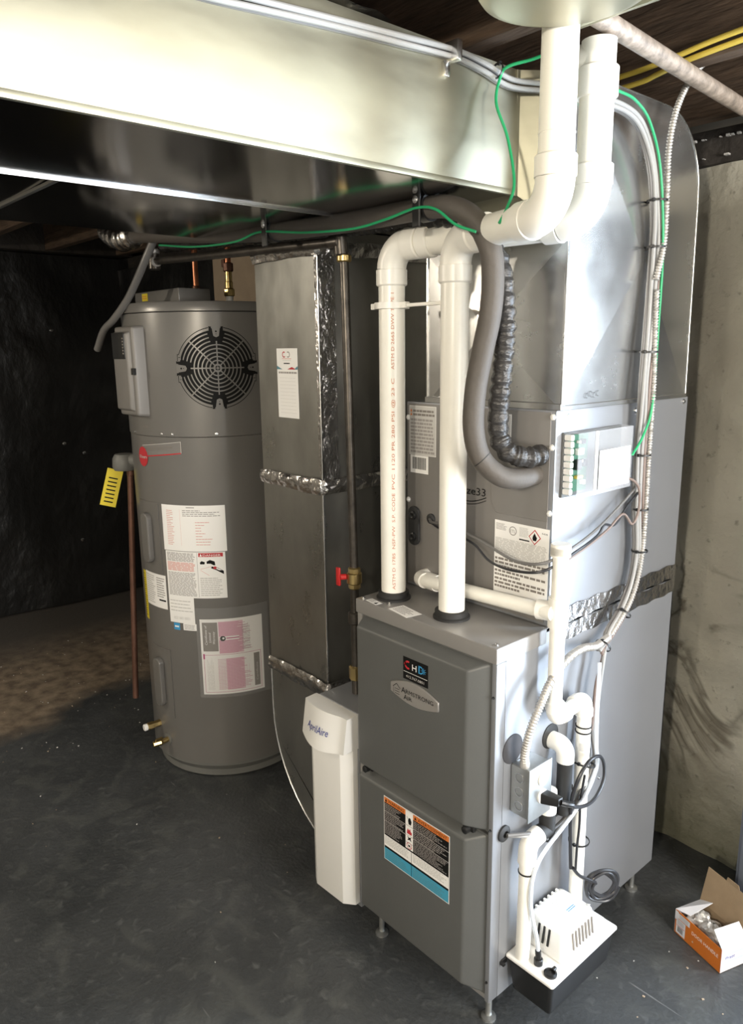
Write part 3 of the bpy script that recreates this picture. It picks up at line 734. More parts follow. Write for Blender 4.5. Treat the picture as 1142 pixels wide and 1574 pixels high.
g = G(); g.box((DX1-.004, DY0-.003, .60), (DX1+.003, DY0+.004, 1.855), galv, .001, 1); g.build('corner_seam', t)
def band(zc, h, seed):
    g = G()
    def f(u, v):
        s_ = u*(.30+.46)
        if s_ < .30: b = Vector((DX0-.002+s_, DY0-.002, 0)); nn = Vector((0, -1, 0))
        else: b = Vector((DX1+.002, DY0-.002+(s_-.30), 0)); nn = Vector((1, 0, 0))
        k = abs(v-.5)*2; amp = .006*(1-k*k)+.005*vn(u*45, v*4, seed)
        b = b+nn*(amp+.002); b.z = zc+h*(v-.5)+.006*(vn(u*14, v, seed+1)-.5); return b
    g.sheet(f, 110, 10, foil); return g
band(1.205, .042, 21).build('foil_tape', t, ang=25); band(.598, .046, 25).build('foil_tape', t, ang=25); band(1.838, .040, 29).build('foil_tape', t, ang=25)
g = G(); g.sheet(lambda u, v: Vector((DX1+.004+.003*vn(u*5, v*30, 31), DY0-.001+.055*u, 1.22+.60*v)), 4, 60, foil)
g.sheet(lambda u, v: Vector((DX1-.006+.010*u, DY0-.006-.001*vn(u*5, v*40, 33), 1.24+.58*v)), 2, 60, foil); lab(g.build('edge_tape', t, ang=25), 'crinkled foil tape down the corner')
p = Print(.100, .194, lab_w)
p.ring(.036, .177, .0055, .0085, lab_r, 1, 50, 310).ring(.056, .177, .0055, .0085, lab_g, 1, -130, 130).rect(.026, .1645, .070, .166, lab_pr).rect(.028, .160, .068, .1612, lab_lg).para(.034, .150, .064, .155, 1, lab_k, 1, .6, .05, 4)
p.poly([(.0, .146), (.0, .136), (.026, .136)], lab_t).poly([(.050, .136), (.072, .143), (.094, .136)], lab_r).poly([(.086, .138), (.100, .146), (.100, .136), (.088, .136)], lab_t, 2)
p.para(.008, .124, .096, .130, 1, lab_g, 1, .8, .02, 9)
for k in range(11): p.rect(.012, .112-k*.0098, .088, .1125-k*.0098, lab_lg)
p.build('service_sticker', t, planar((-.899, DY0-.0012, 1.388), X, Z), label='long white service record sticker')

# ================================================================== FILTER CABINET
t = thing('filter_cabinet', 'white-fronted media air filter cabinet between the return duct and the furnace', 'filter cabinet', (-.53, .25, .11))
g = G(); g.box((-.612, .0, .075), (-.449, .60, .655), cabin, .002, 2); g.build('cabinet_body', t)
g = G(); pts = [(-.610, .0, .088), (-.452, .0, .088), (-.452, .0, .640), (-.610, .0, .640)]
g.prism([(-.616, -.001, .09), (-.452, -.001, .09), (-.452, -.018, .09), (-.480, -.040, .09), (-.592, -.044, .09), (-.616, -.030, .09)], (0, 0, .52), white, .002, 2); g.build('door', t)
g = G()
pr = [(-.614, .61), (-.452, .61)]
def hood(u, v):
    x = -.626+.176*u; y0 = -.052-.020*sin(pi*min(1, u*1.15))*(1 if u < .9 else .8)
    z = .556+.094*v-(.012*sin(pi*u))*(1-v); yy = y0*(1-.28*v)
    return Vector((x, yy, z))
g.sheet(hood, 20, 8, white)
for i in range(20):
    a, b = hood(i/20, 1), hood((i+1)/20, 1); g.quad([a, b, (b.x, 0, .652), (a.x, 0, .652)], white)
    a, b = hood(i/20, 0), hood((i+1)/20, 0); g.quad([a, (a.x, 0, a.z), (b.x, 0, b.z), b], white)
for u in (0, 1): a, b = hood(u, 0), hood(u, 1); g.quad([a, b, (b.x, 0, .652), (a.x, 0, a.z)], white)
g.build('hinged_hood', t, ang=50)
def hoodmap(u, v, z_): return hood(u/.176, v/.094)+Vector((0, -.0012-z_, 0))
p = Print(.16, .09); p.text('AprilAire', .036, .038, .026, navy, wid=.085, shear=.2); p.build('hood_lettering', t, hoodmap, label='dark blue maker lettering')

# ================================================================== WATER HEATER
HX, HY, HR = -1.61, .30, .310
t = wh = thing('water_heater', 'tall grey heat-pump water heater with a round black fan grille on top', 'water heater', (HX, HY, 0))
g = G(); g.lathe([(0, .006), (HR-.022, .006), (HR-.022, .03), (HR-.004, .055), (HR-.004, .070)], hbase, (HX, HY, 0), Z, 96); g.build('base_ring', t)
g = G(); g.lathe([(HR-.005, .066), (HR, .068), (HR, 1.288), (HR-.003, 1.290)], heatg, (HX, HY, 0), Z, 128); g.build('tank_jacket', t)
g = G(); g.lathe([(HR-.003, 1.290), (HR+.003, 1.292), (HR+.003, 1.702)], heatg, (HX, HY, 0), Z, 128); g.build('upper_shroud', t)
g = G(); g.lathe([(HR+.002, 1.704), (HR+.006, 1.706), (HR+.006, 1.730), (HR+.002, 1.736), (HR-.02, 1.738), (0, 1.738)], heatg, (HX, HY, 0), Z, 128); g.build('top_lid', t)
def cyl_map(a0, z0, dr=0.0):
    """a0 degrees at u=0; u grows to the right of someone facing the heater"""
    def f(u, v, l):
        a = radians(a0)+u/HR; r = HR+dr+l; return Vector((HX+r*cos(a), HY+r*sin(a), z0+v))
    return f
def hang(a): return radians(a)
# fan grille
fc = G(); R0 = .130
fm0 = cyl_map(-27, 1.520, .003)
p = Print(1, 1)
for i in range(26):
    r0, r1 = R0*i/26, R0*(i+1)/26
    p.ring(0, 0, max(r0, .0001), r1, lab_k, 0, 0, 360, 48)
gr = p.build('fan_grille', t, fm0, lift=.0004, label='round black fan grille with grey concentric ribs')
p = Print(1, 1)
notch = [0, 90, 180, 270]
for k in range(9):
    r = .010+.0128*k
    if k < 6: p.ring(0, 0, r, r+.0042, heatg, 3, 0, 360, 72)
    else:
        for q in notch:
            half = degs = math.degrees(math.asin(min(.9, (.019+.004*(k-6))/r)))
            p.ring(0, 0, r, r+.0042, heatg, 3, q+half, q+90-half, 20)
for q in notch:
    h = 10.5; p.ring(0, 0, R0-.006, R0+.002, heatg, 3, q+h, q+90-h, 22); p.ring(0, 0, R0+.002, R0+.0045, lab_k, 1, q+h, q+90-h, 22)
for k in range(8):
    a = radians(45*k); r1 = .088 if k % 2 == 0 else R0-.002; p.line(.012*cos(a), .012*sin(a), r1*cos(a), r1*sin(a), .0042, heatg, 3)
for q in notch:
    ca, sa = cos(radians(q)), sin(radians(q)); T_ = lambda x, y: (x*ca-y*sa, x*sa+y*ca)
    p.poly([T_(.100, 0), T_(.104, .009), T_(R0+.006, .014), T_(R0+.006, -.014), T_(.104, -.009)], heatg, 4)
    for s_ in (1, -1):
        p.poly([T_(.103, .008*s_), T_(.108, .0165*s_), T_(R0+.005, .024*s_), T_(R0+.005, .016*s_), T_(.108, .010*s_)], lab_k, 5)
    p.ring(ca*.106, sa*.106, .009, .016, lab_k, 5, q+95, q+265, 14)
    p.disc(ca*.119, sa*.119, .003, .003, lab_k, 5, 10); p.disc(ca*.111, sa*.111, .0015, .0015, lab_k, 5, 8)
p.disc(0, 0, .012, .012, heatg, 2); p.ring(0, 0, .004, .008, lab_k, 3, 10, 80, 6).ring(0, 0, .004, .008, lab_k, 3, 100, 170, 6).ring(0, 0, .004, .008, lab_k, 3, 190, 260, 6).ring(0, 0, .004, .008, lab_k, 3, 280, 350, 6)
p.build('grille_ribs', gr, fm0, lift=.0005)
for s1 in (-1, 1):
    for s2 in (-1, 1):
        p = Print(1, 1); u, v = s1*.124, s2*.036
        p.rect(u-.0075, v-.0105, u+.0075, v+.0105, lab_k, 1).rect(u-.0055, v-.0085, u+.0055, v+.0085, heatg, 2).rect(u-.003, v-.001, u+.003, v+.001, lab_k, 3)
        p.build('clip_window', gr, fm0, lift=.0005)
# control module
def frame_at(adeg, r=HR):
    a = radians(adeg); n_ = Vector((cos(a), sin(a), 0)); tt = Vector((-sin(a), cos(a), 0)); return Vector((HX, HY, 0))+n_*r, tt, n_
def fbox(g, adeg, z0, z1, w0, w1, d0, d1, m, bev=.0, seg=2, top_in=0.0):
    o, tt, nn = frame_at(adeg)
    A = [o+tt*w0+nn*d0+Z*z0, o+tt*w1+nn*d0+Z*z0, o+tt*w1+nn*d0+Z*z1, o+tt*w0+nn*d0+Z*z1]
    i = top_in
    B = [o+tt*(w0+i)+nn*d1+Z*(z0+i), o+tt*(w1-i)+nn*d1+Z*(z0+i), o+tt*(w1-i)+nn*d1+Z*(z1-i), o+tt*(w0+i)+nn*d1+Z*(z1-i)]
    g.hexa(A, B, m, bev, seg); return g
CA = -90
cm = fbox(G(), CA, 1.355, 1.665, -.070, .084, -.03, .032, heatd, .010, 4, .006); cm = fbox(cm, CA, 1.375, 1.645, -.062, .062, .030, .046, heatd, .006, 3, .008).build('control_module', t)
g = fbox(G(), CA, 1.552, 1.640, -.054, .044, .0445, .048, black, .002, 2); sc = g.build('display', cm)
g = fbox(G(), CA, 1.572, 1.632, -.046, .014, .0478, .0488, lab_bg, .0005, 1); g.build('screen', sc) if False else g.bm.free()
for k in range(6):
    g = fbox(G(), CA, 1.568+.010*k, 1.573+.010*k, .030, .038, .0478, .0490, lab_bg); g.bm.free() if k > 99 else g.build('display_button', cm)
g = fbox(G(), CA, 1.500, 1.522, .066, .080, .028, .040, black, .001, 1); g.build('latch', cm)
# seam screws
for a in (-93, -66, -58, -30):
    g = G(); o_, tt, nn = frame_at(a, HR+.003); screw(g, o_+Z*1.300, nn, .004); g.build('screw', t)
# brand badge
p = Print(1, 1, None)
cb = cyl_map(-78, 1.235, .0005)
def bl(u): return -.019+.019*(u+.043)/.178
for u0 in [(-.043+.012*i) for i in range(15)]:
    u1 = min(.135, u0+.012); p.poly([(u0, bl(u0)), (u1, bl(u1)), (u1, bl(u1)+.040), (u0, bl(u0)+.040)], heatd, 0)
p.line(-.043, bl(-.043), .135, bl(.135), .004, lab_r, 2); p.line(-.043, bl(-.043)+.039, .135, bl(.135)+.039, .0015, lab_s, 2); p.line(.135, 0, .135, .040, .002, lab_s, 2)
p.text('PLATINUM', -.022, .000, .019, lab_bg, 3, wid=.125, rot=6)
p.disc(-.043, -.020, .030, .035, lab_r, 3, 30); p.text('Rheem', -.067, -.026, .017, lab_lg, 4, wid=.048, shear=.2)
p.build('brand_badge', t, cb, step=.012, label='red oval badge with a red underline and dark lettering')
p = Print(1, 1); p.text('AE6', 0, 0, .014, lab_bg, 1, wid=.03, shear=.2); p.build('hand_lettering', t, cyl_map(-83, 1.318, .0032), step=.01)
# labels
p = Print(.236, .165, lab_w); p.para(.020, .02, .050, .148, 20, lab_pr, 1, .3, .5, 3); p.para(.085, .125, .22, .150, 4, lab_g, 1, .4, .6, 8); p.para(.13, .02, .19, .11, 9, lab_pr, 1, .2, .7, 5); p.rect(.075, .02, .0755, .15, lab_pr)
p.rect(.10, .156, .13, .159, lab_g); p.build('wiring_label', t, cyl_map(-71, .888), step=.012, label='blank-looking white sheet of faint wiring print')
p = Print(.224, .170, lab_w); p.para(.006, .133, .118, .166, 8, lab_g, 1, .55, .1, 8).para(.006, .098, .118, .131, 7, lab_pr, 1, .6, .08, 4).para(.006, .006, .118, .094, 20, lab_g, 1, .5, .1, 8)
p.rect(.130, .153, .216, .167, lab_r, 1).text('DANGER', .146, .155, .011, lab_w, 2, wid=.062).poly([(.134, .155), (.143, .155), (.1385, .165)], lab_w, 2)
p.poly([(.135, .126), (.150, .126), (.152, .134), (.140, .138), (.134, .132)], lab_k).poly([(.158, .128), (.172, .128), (.182, .122), (.188, .122), (.186, .136), (.170, .142), (.158, .136)], lab_k).poly([(.172, .112), (.190, .104), (.216, .088), (.216, .100), (.198, .112), (.176, .118)], lab_k).disc(.186, .113, .006, .005, lab_r, 2)
p.line(.135, .108, .175, .118, .001, lab_pr).line(.135, .104, .165, .085, .001, lab_pr).para(.132, .008, .216, .078, 10, lab_lg, 1, .45, .3, 7)
p.rect(.124, .004, .1252, .168, lab_g); p.build('danger_label', t, cyl_map(-70.2, .716), step=.012, label='white label with a red DANGER band and scald picture')
p = Print(.103, .098, lab_w); p.para(.006, .040, .098, .090, 4, lab_lg, 1, .25, .2, 6).text('022 083 0051', .018, .014, .014, lab_lg, 1, wid=.066); p.build('serial_label', t, cyl_map(-70.2, .618+.0), step=.012)
p = Print(.026, .026, lab_b); p.rect(.004, .010, .022, .016, lab_w); p.build('energy_sticker', t, cyl_map(-67.5, .590), step=.012, label='small blue square sticker')
p = Print(.052, .026, lab_w); p.para(.004, .003, .048, .023, 4, lab_g, 1, .35, .2, 4); p.build('small_sticker', t, cyl_map(-60, .592), step=.012)
p = Print(.132, .128, lab_w); p.para(.006, .010, .07, .120, 14, lab_lg, 1, .45, .4, 4).para(.080, .04, .126, .118, 9, lab_g, 1, .4, .3, 3).rect(.09, .028, .126, .034, lab_k)
p.build('rating_label', t, cyl_map(-96.5, .660), step=.012, label='white rating plate label beside the yellow label')
p = Print(.030, .19, lab_y); p.para(.004, .01, .026, .18, 20, lab_k, 1, .3, .5, 2); p.build('energy_guide', t, cyl_map(-102.5, .592), step=.01, label='yellow energy guide label on the left edge')
# document pouch
p = Print(.252, .330); p.rect(0, 0, .252, .330, poly, 3); p.items[-1] = ('r', 0, 0, .262, .345, poly, 12)
p.rect(.012, .012, .238, .302, lab_w, 2)
p.rect(.020, .180, .075, .290, lab_bg, 3); p.text('Certificate of', .036, .205, .012, lab_w, 4, wid=.075, rot=90, shear=.2).text('Limited', .050, .214, .012, lab_w, 4, wid=.038, rot=90, shear=.2).text('Warranty', .064, .208, .012, lab_w, 4, wid=.048, rot=90, shear=.2)
p.vpara(.085, .172, .085+.0, .3, 1, lab_pk, 3) if False else None
p.rect(.078, .170, .165, .292, lab_pk, 3)
for k in range(26): y = .172+k*.0046; p.rect(.078, y, .078+random.uniform(.06, .12), y+.0013, lab_mg, 4)
p.rect(.080, .222, .150, .236, lab_w, 5).disc(.092, .228, .010, .010, lab_k, 6).disc(.094, .229, .004, .004, lab_w, 7).rect(.104, .2270, .150, .2305, lab_mg, 6)
p.vpara(.160, .180, .190, .285, 6, lab_g, 5, .3, .2, 8)
p.rect(.020, .020, .228, .0212, lab_mg, 4).rect(.020, .165, .228, .1662, lab_mg, 4).rect(.020, .020, .0212, .165, lab_mg, 4).rect(.2268, .020, .228, .165, lab_mg, 4)
p.rect(.200, .030, .222, .158, lab_bg, 4); p.text('Certificate', .214, .050, .010, lab_lg, 5, wid=.07, rot=90)
p.rect(.100, .028, .165, .150, lab_pk, 3)
for k in range(22): y = .032+k*.0055; p.rect(.070, y, .070+random.uniform(.08, .125), y+.0012, lab_mg, 4)
for k in range(12): x = .072+k*.010; p.rect(x, .03, x+.0008, .12, lab_pk, 4)
p.vpara(.030, .03, .055, .155, 6, lab_lg, 4, .25, .2, 8); p.rect(.018, .150, .024, .170, lab_mg, 5)
p.build('document_pouch', t, cyl_map(-50.4, .335), step=.012, label='clear pouch holding a pink and white warranty certificate')
# element covers
def elem_cover(z0, z1, a0, a1, nm):
    g = G()
    g.sheet(lambda u, v: Vector((HX+(HR+.0035)*cos(radians(a0+(a1-a0)*u)), HY+(HR+.0035)*sin(radians(a0+(a1-a0)*u)), z0+(z1-z0)*v)), 12, 1, heatg)
    def rim(u, v):
        a = radians(a0+(a1-a0)*u); r = HR+.0035*v; return Vector((HX+r*cos(a), HY+r*sin(a), z1))
    g.sheet(rim, 12, 1, heatg); g.sheet(lambda u, v: Vector((HX+(HR+.0035*u)*cos(radians(a1)), HY+(HR+.0035*u)*sin(radians(a1)), z0+(z1-z0)*v)), 1, 1, heatg)
    am = (a0+a1)/2; w_ = radians(a1-a0)*HR/2
    o_ = g.build(nm, t, ang=30)
    g = G(); o2, tt, nn = frame_at(am, HR+.002); zc = (z0+z1)/2; hh = (z1-z0)/2-.040; ww = w_*.42; pts = []
    for i in range(24):
        a = 2*pi*i/24; pts.append(o2+tt*(ww*cos(a))+Z*(zc+(hh-ww if sin(a) > 0 else -(hh-ww))+ww*sin(a)))
    g.prism(pts, nn*.022, heatg, .007, 4); g.build('raised_boss', o_); return o_
elem_cover(.790, 1.055, -96, -74, 'element_cover'); elem_cover(.232, .505, -94.5, -72.5, 'element_cover')
# drain valves
g = G(); o_, tt, nn = frame_at(-92, HR); g.cyl(o_+Z*.178, o_+nn*.028+Z*.178, .013, brass, 6).cyl(o_+nn*.028+Z*.178, o_+nn*.052+Z*.178, .015, brass, 6, bev=.002).cyl(o_+nn*.052+Z*.178, o_+nn*.066+Z*.178, .013, lab_w, 20, bev=.002); g.build('hot_outlet_fitting', t)
g = G(); o_, tt, nn = frame_at(-82, HR); g.lathe([(0, 0), (.022, 0), (.022, .003), (0, .003)], hbase, o_+Z*.130, nn, 20); g.cyl(o_+Z*.130, o_+nn*.030+Z*.130, .010, brass, 12).cyl(o_+nn*.030+Z*.130, o_+nn*.060-tt*.012+Z*.128, .012, brass, 8, bev=.002).box((-.003, -.014, 0), (.003, .014, .012), brass, .001, 1, M=Matrix.Translation(o_+nn*.04+Z*.138)); g.build('drain_valve', t)
# junction cover with yellow label on top
g = G(); g.box((-1.795, .10, 1.738), (-1.46, .22, 1.784), heatg, .004, 2); jc = g.build('junction_cover', t)
p = Print(.045, .026, lab_y); p.para(.004, .006, .04, .020, 2, lab_o, 1, .4, .2, 3); p.build('yellow_label', jc, planar((-1.735, .0995, 1.752), X, Z))
g = G(); p0 = Vector((-1.862, .058, 1.16)); g.cyl((-1.80, .10, 1.165), (-1.87, .05, 1.165), .026, hbase, 20, bev=.004)
g.lathe([(0, 0), (.040, 0), (.046, .012), (.044, .045), (.034, .062), (.0, .066)], hbase, (-1.880, .045, 1.128), Z, 20); rv = g.build('relief_valve', t)
g = G(); g.cyl((-1.862, .058, 1.128), (-1.862, .058, 1.160), .016, brass, 8, bev=.002); g.build('valve_outlet', rv)
g = G(); g.box((-.030, -.0008, -.15), (.030, .0008, 0), lab_y, M=Matrix.Translation((-1.935, .03, 1.125)) @ Matrix.Rotation(radians(64), 4, 'Z') @ Matrix.Rotation(radians(16), 4, 'Y')); 
for k in range(7): g.box((-.018, -.0014, -.135+.016*k), (.016, -.0010, -.130+.016*k), lab_k, M=Matrix.Translation((-1.935, .03, 1.125)) @ Matrix.Rotation(radians(64), 4, 'Z') @ Matrix.Rotation(radians(16), 4, 'Y'))
lab(g.build('warning_tag', rv), 'yellow hanging warning tag')
t = thing('discharge_pipe', 'copper relief discharge pipe running down the left side of the water heater', 'pipe', (-1.86, .06, .2))
g = G(); g.cyl((-1.862, .058, 1.135), (-1.845, -.005, .20), .0115, copperd, 16); g.build('tube', t)
g = G(); g.cyl((-1.862, .058, 1.105), (-1.862, .058, 1.14), .0145, copperd, 16, bev=.002); g.build('coupling', t)
# copper pipes at top
for (x, y, nm, lb_, mm) in ((-1.700, .30, 'cold_water_pipe', 'bright copper pipe rising from the water heater top, left one', copper), (-1.467, .30, 'hot_water_pipe', 'brass and copper fittings rising from the water heater top, right one', brass)):
    t = thing(nm, lb_, 'pipe', (x, y, 1.738))
    g = G(); g.cyl((x, y, 1.76), (x, y, 2.12), .0105, copper, 16); g.build('tube', t)
    g = G(); g.cyl((x, y, 1.738), (x, y, 1.762), .013, lab_lg, 16); g.cyl((x, y, 1.762), (x, y, 1.788), .019, mm, 8, bev=.003).cyl((x, y, 1.788), (x, y, 1.812), .014, copperd if mm is copper else brass, 16, bev=.002)
    if mm is brass: g.cyl((x, y, 1.812), (x, y, 1.85), .012, brass, 16).cyl((x, y, 1.845), (x, y, 1.875), .018, copperd, 8, bev=.003).box((x-.03, y-.01, 1.862), (x-.012, y+.005, 1.888), copperd, .003, 2)
    g.build('fittings', t)

# ================================================================== GAS PIPING
t = thing('gas_pipe', 'dark iron gas pipe crossing above the water heater and dropping beside the furnace', 'pipe', (-.55, .07, .66))
gx, gy = -.556, .070
g = G(); g.tube([(-1.505, .045, 1.868), (-.9, .047, 1.844), (gx, .052, 1.831)], .0125, iron, n=16, smooth=False); g.build('horizontal_run', t)
g = G(); g.cyl((gx, gy, 1.80), (gx+.018, gy, 1.015), .0115, iron, 16); g.build('drop_pipe', t)
g = G(); g.cyl((gx, gy-.008, 1.80), (gx, gy-.012, 1.846), .017, iron, 16, bev=.004).cyl((gx-.03, .052, 1.832), (gx+.008, .056, 1.832), .0165, iron, 16, bev=.003); g.build('elbow', t)
g = G(); g.cyl((gx, gy, 1.785), (gx, gy, 1.803), .0185, brass, 12, bev=.003); g.build('ferrule', t)
vx = gx+.018
g = G(); g.cyl((vx, gy, .958), (vx, gy, 1.018), .0165, brass, 8, bev=.003).cyl((vx, gy, .972), (vx, gy, 1.004), .020, brass, 20, bev=.003); v_ = g.build('ball_valve', t)
g = G(); g.cyl((vx-.012, gy-.016, .992), (vx-.022, gy-.03, .992), .008, red, 12, bev=.002).box((vx-.034, gy-.036, .968), (vx-.020, gy-.029, 1.018), red, .003, 2); lab(g.build('handle', v_), 'red lever handle')
g = G(); g.cyl((vx, gy, .66), (vx, gy, .96), .012, iron, 16); g.build('riser_pipe', t)
g = G(); g.cyl((vx, gy, .86), (vx, gy, .895), .019, iron, 12, bev=.004); g.build('union', t)
g = G(); g.cyl((vx, gy, .70), (vx, gy, .74), .019, brass, 8, bev=.003); g.build('lower_coupling', t)
g = G(); g.cyl((-1.51, .045, 1.84), (-1.51, .045, 1.895), .019, iron, 16, bev=.004).cyl((-1.51, .045, 1.89), (-1.51, .045, 1.985), .0125, iron, 16).cyl((-1.51, .045, 1.89), (-1.51, .045, 1.907), .020, plate, 14, bev=.003).cyl((-1.525, .045, 1.866), (-1.49, .045, 1.866), .018, plate, 16, bev=.003); g.build('end_tee', t)
t = tag(G().tube([(-1.43, .02, 1.945), (-1.475, .0, 1.872), (-1.53, -.01, 1.81), (-1.60, -.02, 1.745), (-1.70, -.03, 1.685), (-1.79, -.03, 1.650), (-1.862, -.03, 1.585)], .0125, grey_c, n=14).build('vinyl_hose'), 'loose grey vinyl hose hanging above the water heater with an open end', 'hose')

# ================================================================== PVC VENT PIPES
def elbow_pts(c, a, b, r, n=8):
    """quarter bend: from c+a*r to c+b*r"""
    c = Vector(c); a = Vector(a).normalized(); b = Vector(b).normalized(); o = c+a*r+b*r
    return [o-b*r*cos(radians(90*i/n))-a*r*sin(radians(90*i/n)) for i in range(n+1)]
PRd = .0302
def sock(g, p, d, L=.036, r=None):
    r = r or PRd+.0052; d = Vector(d).normalized(); p = Vector(p); g.lathe([(PRd-.002, 0), (r-.001, 0), (r, .001), (r, L-.003), (r-.003, L), (PRd-.002, L)], pvcf, p, d, 32)
def bend(c, a, b, r=.052):
    g = G(); pts = elbow_pts(c, a, b, r); g.tube(pts, PRd+.003, pvcf, n=32, smooth=False, caps=False)
    sock(g, pts[0], a); sock(g, pts[-1], b); return g
AX, AY = .116, -.024; BX, BY = .100, .113; HZ = 1.800
for (px, py, ax, ay, hy, z2, nm, lb_) in ((PL[0], PL[1], BX, BY, .112, 1.806, 'intake_vent_pipe', 'white PVC vent pipe with red print, left one on the furnace top'),
                                      (PR[0], PR[1], AX, AY, -.018, 1.800, 'exhaust_vent_pipe', 'plain white PVC vent pipe, right one on the furnace top beside the warning-labelled door')):
    t = thing(nm, lb_, 'pipe', (px, py, FZ1))
    g = G(); g.lathe([(0, 0), (PRd, 0), (PRd, z2-FZ1-.06), (0, z2-FZ1-.06)], pvc, (px, py, FZ1+.001), Z, 40); g.build('riser', t)
    # direction of the horizontal leg
    d = (Vector((ax, ay, 0))-Vector((px, py, 0))); d.z = 0; L = d.length; d.normalize()
    bend((px, py, z2), -Z, d).build('elbow', t)
    g = G(); s0 = Vector((px, py, z2))+d*.06; s1 = Vector((ax, ay, z2))-d*.06; g.cyl(s0, s1, PRd, pvc, 32); g.build('horizontal_run', t)
    g = G(); mid = Vector((px, py, z2))+d*(.055+.038); sock(g, mid, d, .03); g.build('coupling', t)
    bend((ax, ay, z2), -d, Z, .058).build('elbow', t)
    g = G(); g.cyl((ax, ay, z2+.055), (ax, ay, 2.10), PRd, pvc, 40); g.build('upper_riser', t)
    if nm[0] == 'i':
        g = G(); sock(g, (ax, ay, 2.008), Z, .050, PRd+.006); g.cyl((ax-.045, ay, 2.072), (ax, ay, 2.072), PRd, pvcf, 24); g.build('coupling', t)
    else:
        g = G(); sock(g, (ax, ay, 1.925), Z, .004, PRd+.001); g.build('cut_line', t)
    if nm[0] == 'i':
        def pm(u, v, l):
            a = radians(-42)+u/PRd; return Vector((px+(PRd+l)*cos(a), py+(PRd+l)*sin(a), FZ1+v))
        p = Print(1, 1); y = .70
        txt = 'PVC 1120 PR 280 PSI @ 23C ASTM D 1785 & NSF-PW  TYPE 1 ASTM D 2665 DWV'
        p.text('PVC 1120 PR 280 PSI @ 23 C', .004, .28, .010, ink_r, 1, wid=.26, rot=90).text('ASTM D 2665 DWV TYPE 1', .004, .56, .010, ink_r, 1, wid=.17, rot=90).text('ASTM D 1785  NSF-PW  S.P. CODE', .004, .03, .010, ink_r, 1, wid=.24, rot=90)
        p.build('pipe_lettering', t, pm, lift=.0005, label='faded red specification print running up the pipe')
        g = G(); zc = 1.668
        g.lathe([(PRd, 0), (PRd+.010, 0), (PRd+.010, .014), (PRd, .014)], pvcf, (px, py, zc), Z, 28).box((px-.06, py-.012, zc), (px+.055, py+.004, zc+.014), pvcf, .002, 2).box((px+.055, py-.008, zc+.002), (-.215, py+.0, zc+.010), pvcf, .002, 2); g.build('pipe_strap', t)

# ================================================================== REFRIGERANT LINES
def wrinkle(base, amp, fr):
    return lambda acc, i: base+amp*(abs(sin(acc*fr))-.5)+amp*.8*(vn(acc*60, i*.37, 40)-.5)
t = thing('suction_line', 'thick grey foam-insulated refrigerant line looping down into the coil cabinet', 'refrigerant line', (.0, .17, 1.34))
SL = [(-1.60, .02, 1.955), (-1.35, .0, 1.928), (-.967, .0, 1.888), (-.692, .0, 1.868), (-.443, .0, 1.858), (-.237, .0, 1.856), (-.150, .0, 1.850), (-.098, .012, 1.825), (-.066, .025, 1.775), (-.058, .03, 1.72), (-.062, .03, 1.647), (-.080, .03, 1.573), (-.097, .03, 1.495), (-.102, .032, 1.415), (-.092, .045, 1.355), (-.068, .075, 1.318), (-.052, .115, 1.308), (-.046, .172, 1.310)]
g = G(); g.tube(SL, .0222, insul, n=24, sub=6); g.build('insulated_tube', t)
g = G(); g.tube([(-.0915, .0455, 1.354), (-.0905, .0465, 1.3525)], .0226, rubber, n=24, smooth=False, caps=False); g.build('glue_joint', t)
t = thing('liquid_line', 'glossy black wrinkled wrapped refrigerant line behind the grey foam line', 'refrigerant line', (.0, .17, 1.38))
LL = [(-1.50, .075, 1.918), (-1.084, .07, 1.896), (-.792, .07, 1.878), (-.526, .07, 1.864), (-.307, .07, 1.852), (-.193, .07, 1.838), (-.125, .075, 1.800), (-.084, .08, 1.745), (-.066, .08, 1.649), (-.068, .08, 1.546), (-.076, .08, 1.466), (-.078, .085, 1.400), (-.064, .10, 1.364), (-.040, .135, 1.352), (-.030, .172, 1.356)]
g = G(); g.tube(LL, .019, wrap, n=20, sub=28, rf=wrinkle(.0205, .0042, 120)); g.build('wrapped_tube', t, ang=70)
# strap clamps below the trunk
for (x, y, z) in ((-.207, .0, 1.856), (-.745, .0, 1.872)):
    t = thing('pipe_clamp', 'black strap clamp with bright bolt on the foam line, %s one' % ('right-hand' if x > -.5 else 'left-hand'), 'clamp', (x, y, z), 'clamps holding the foam line under the ducts')
    g = G(); g.lathe([(.0225, 0), (.0275, 0), (.0275, .022), (.0225, .022), (.0225, 0)], black, (x-.011, y, z), X, 24).box((x-.011, y-.033, z-.040), (x+.011, y-.027, z+.028), black, .002, 1); g.build('strap', t)
    g = G(); screw(g, (x, y-.033, z+.012), -Y, .006); g.build('bolt', t)
t = tag(G().tube([(-1.98, .10, 2.02), (-1.84, .06, 1.985), (-1.70, .03, 1.958), (-1.585, .02, 1.958)], .04, foil, n=18, sub=14, rf=wrinkle(.036, .010, 70)).build('foil_sleeve', ang=70), 'crumpled foil insulation sleeve hanging above the water heater', 'insulation')

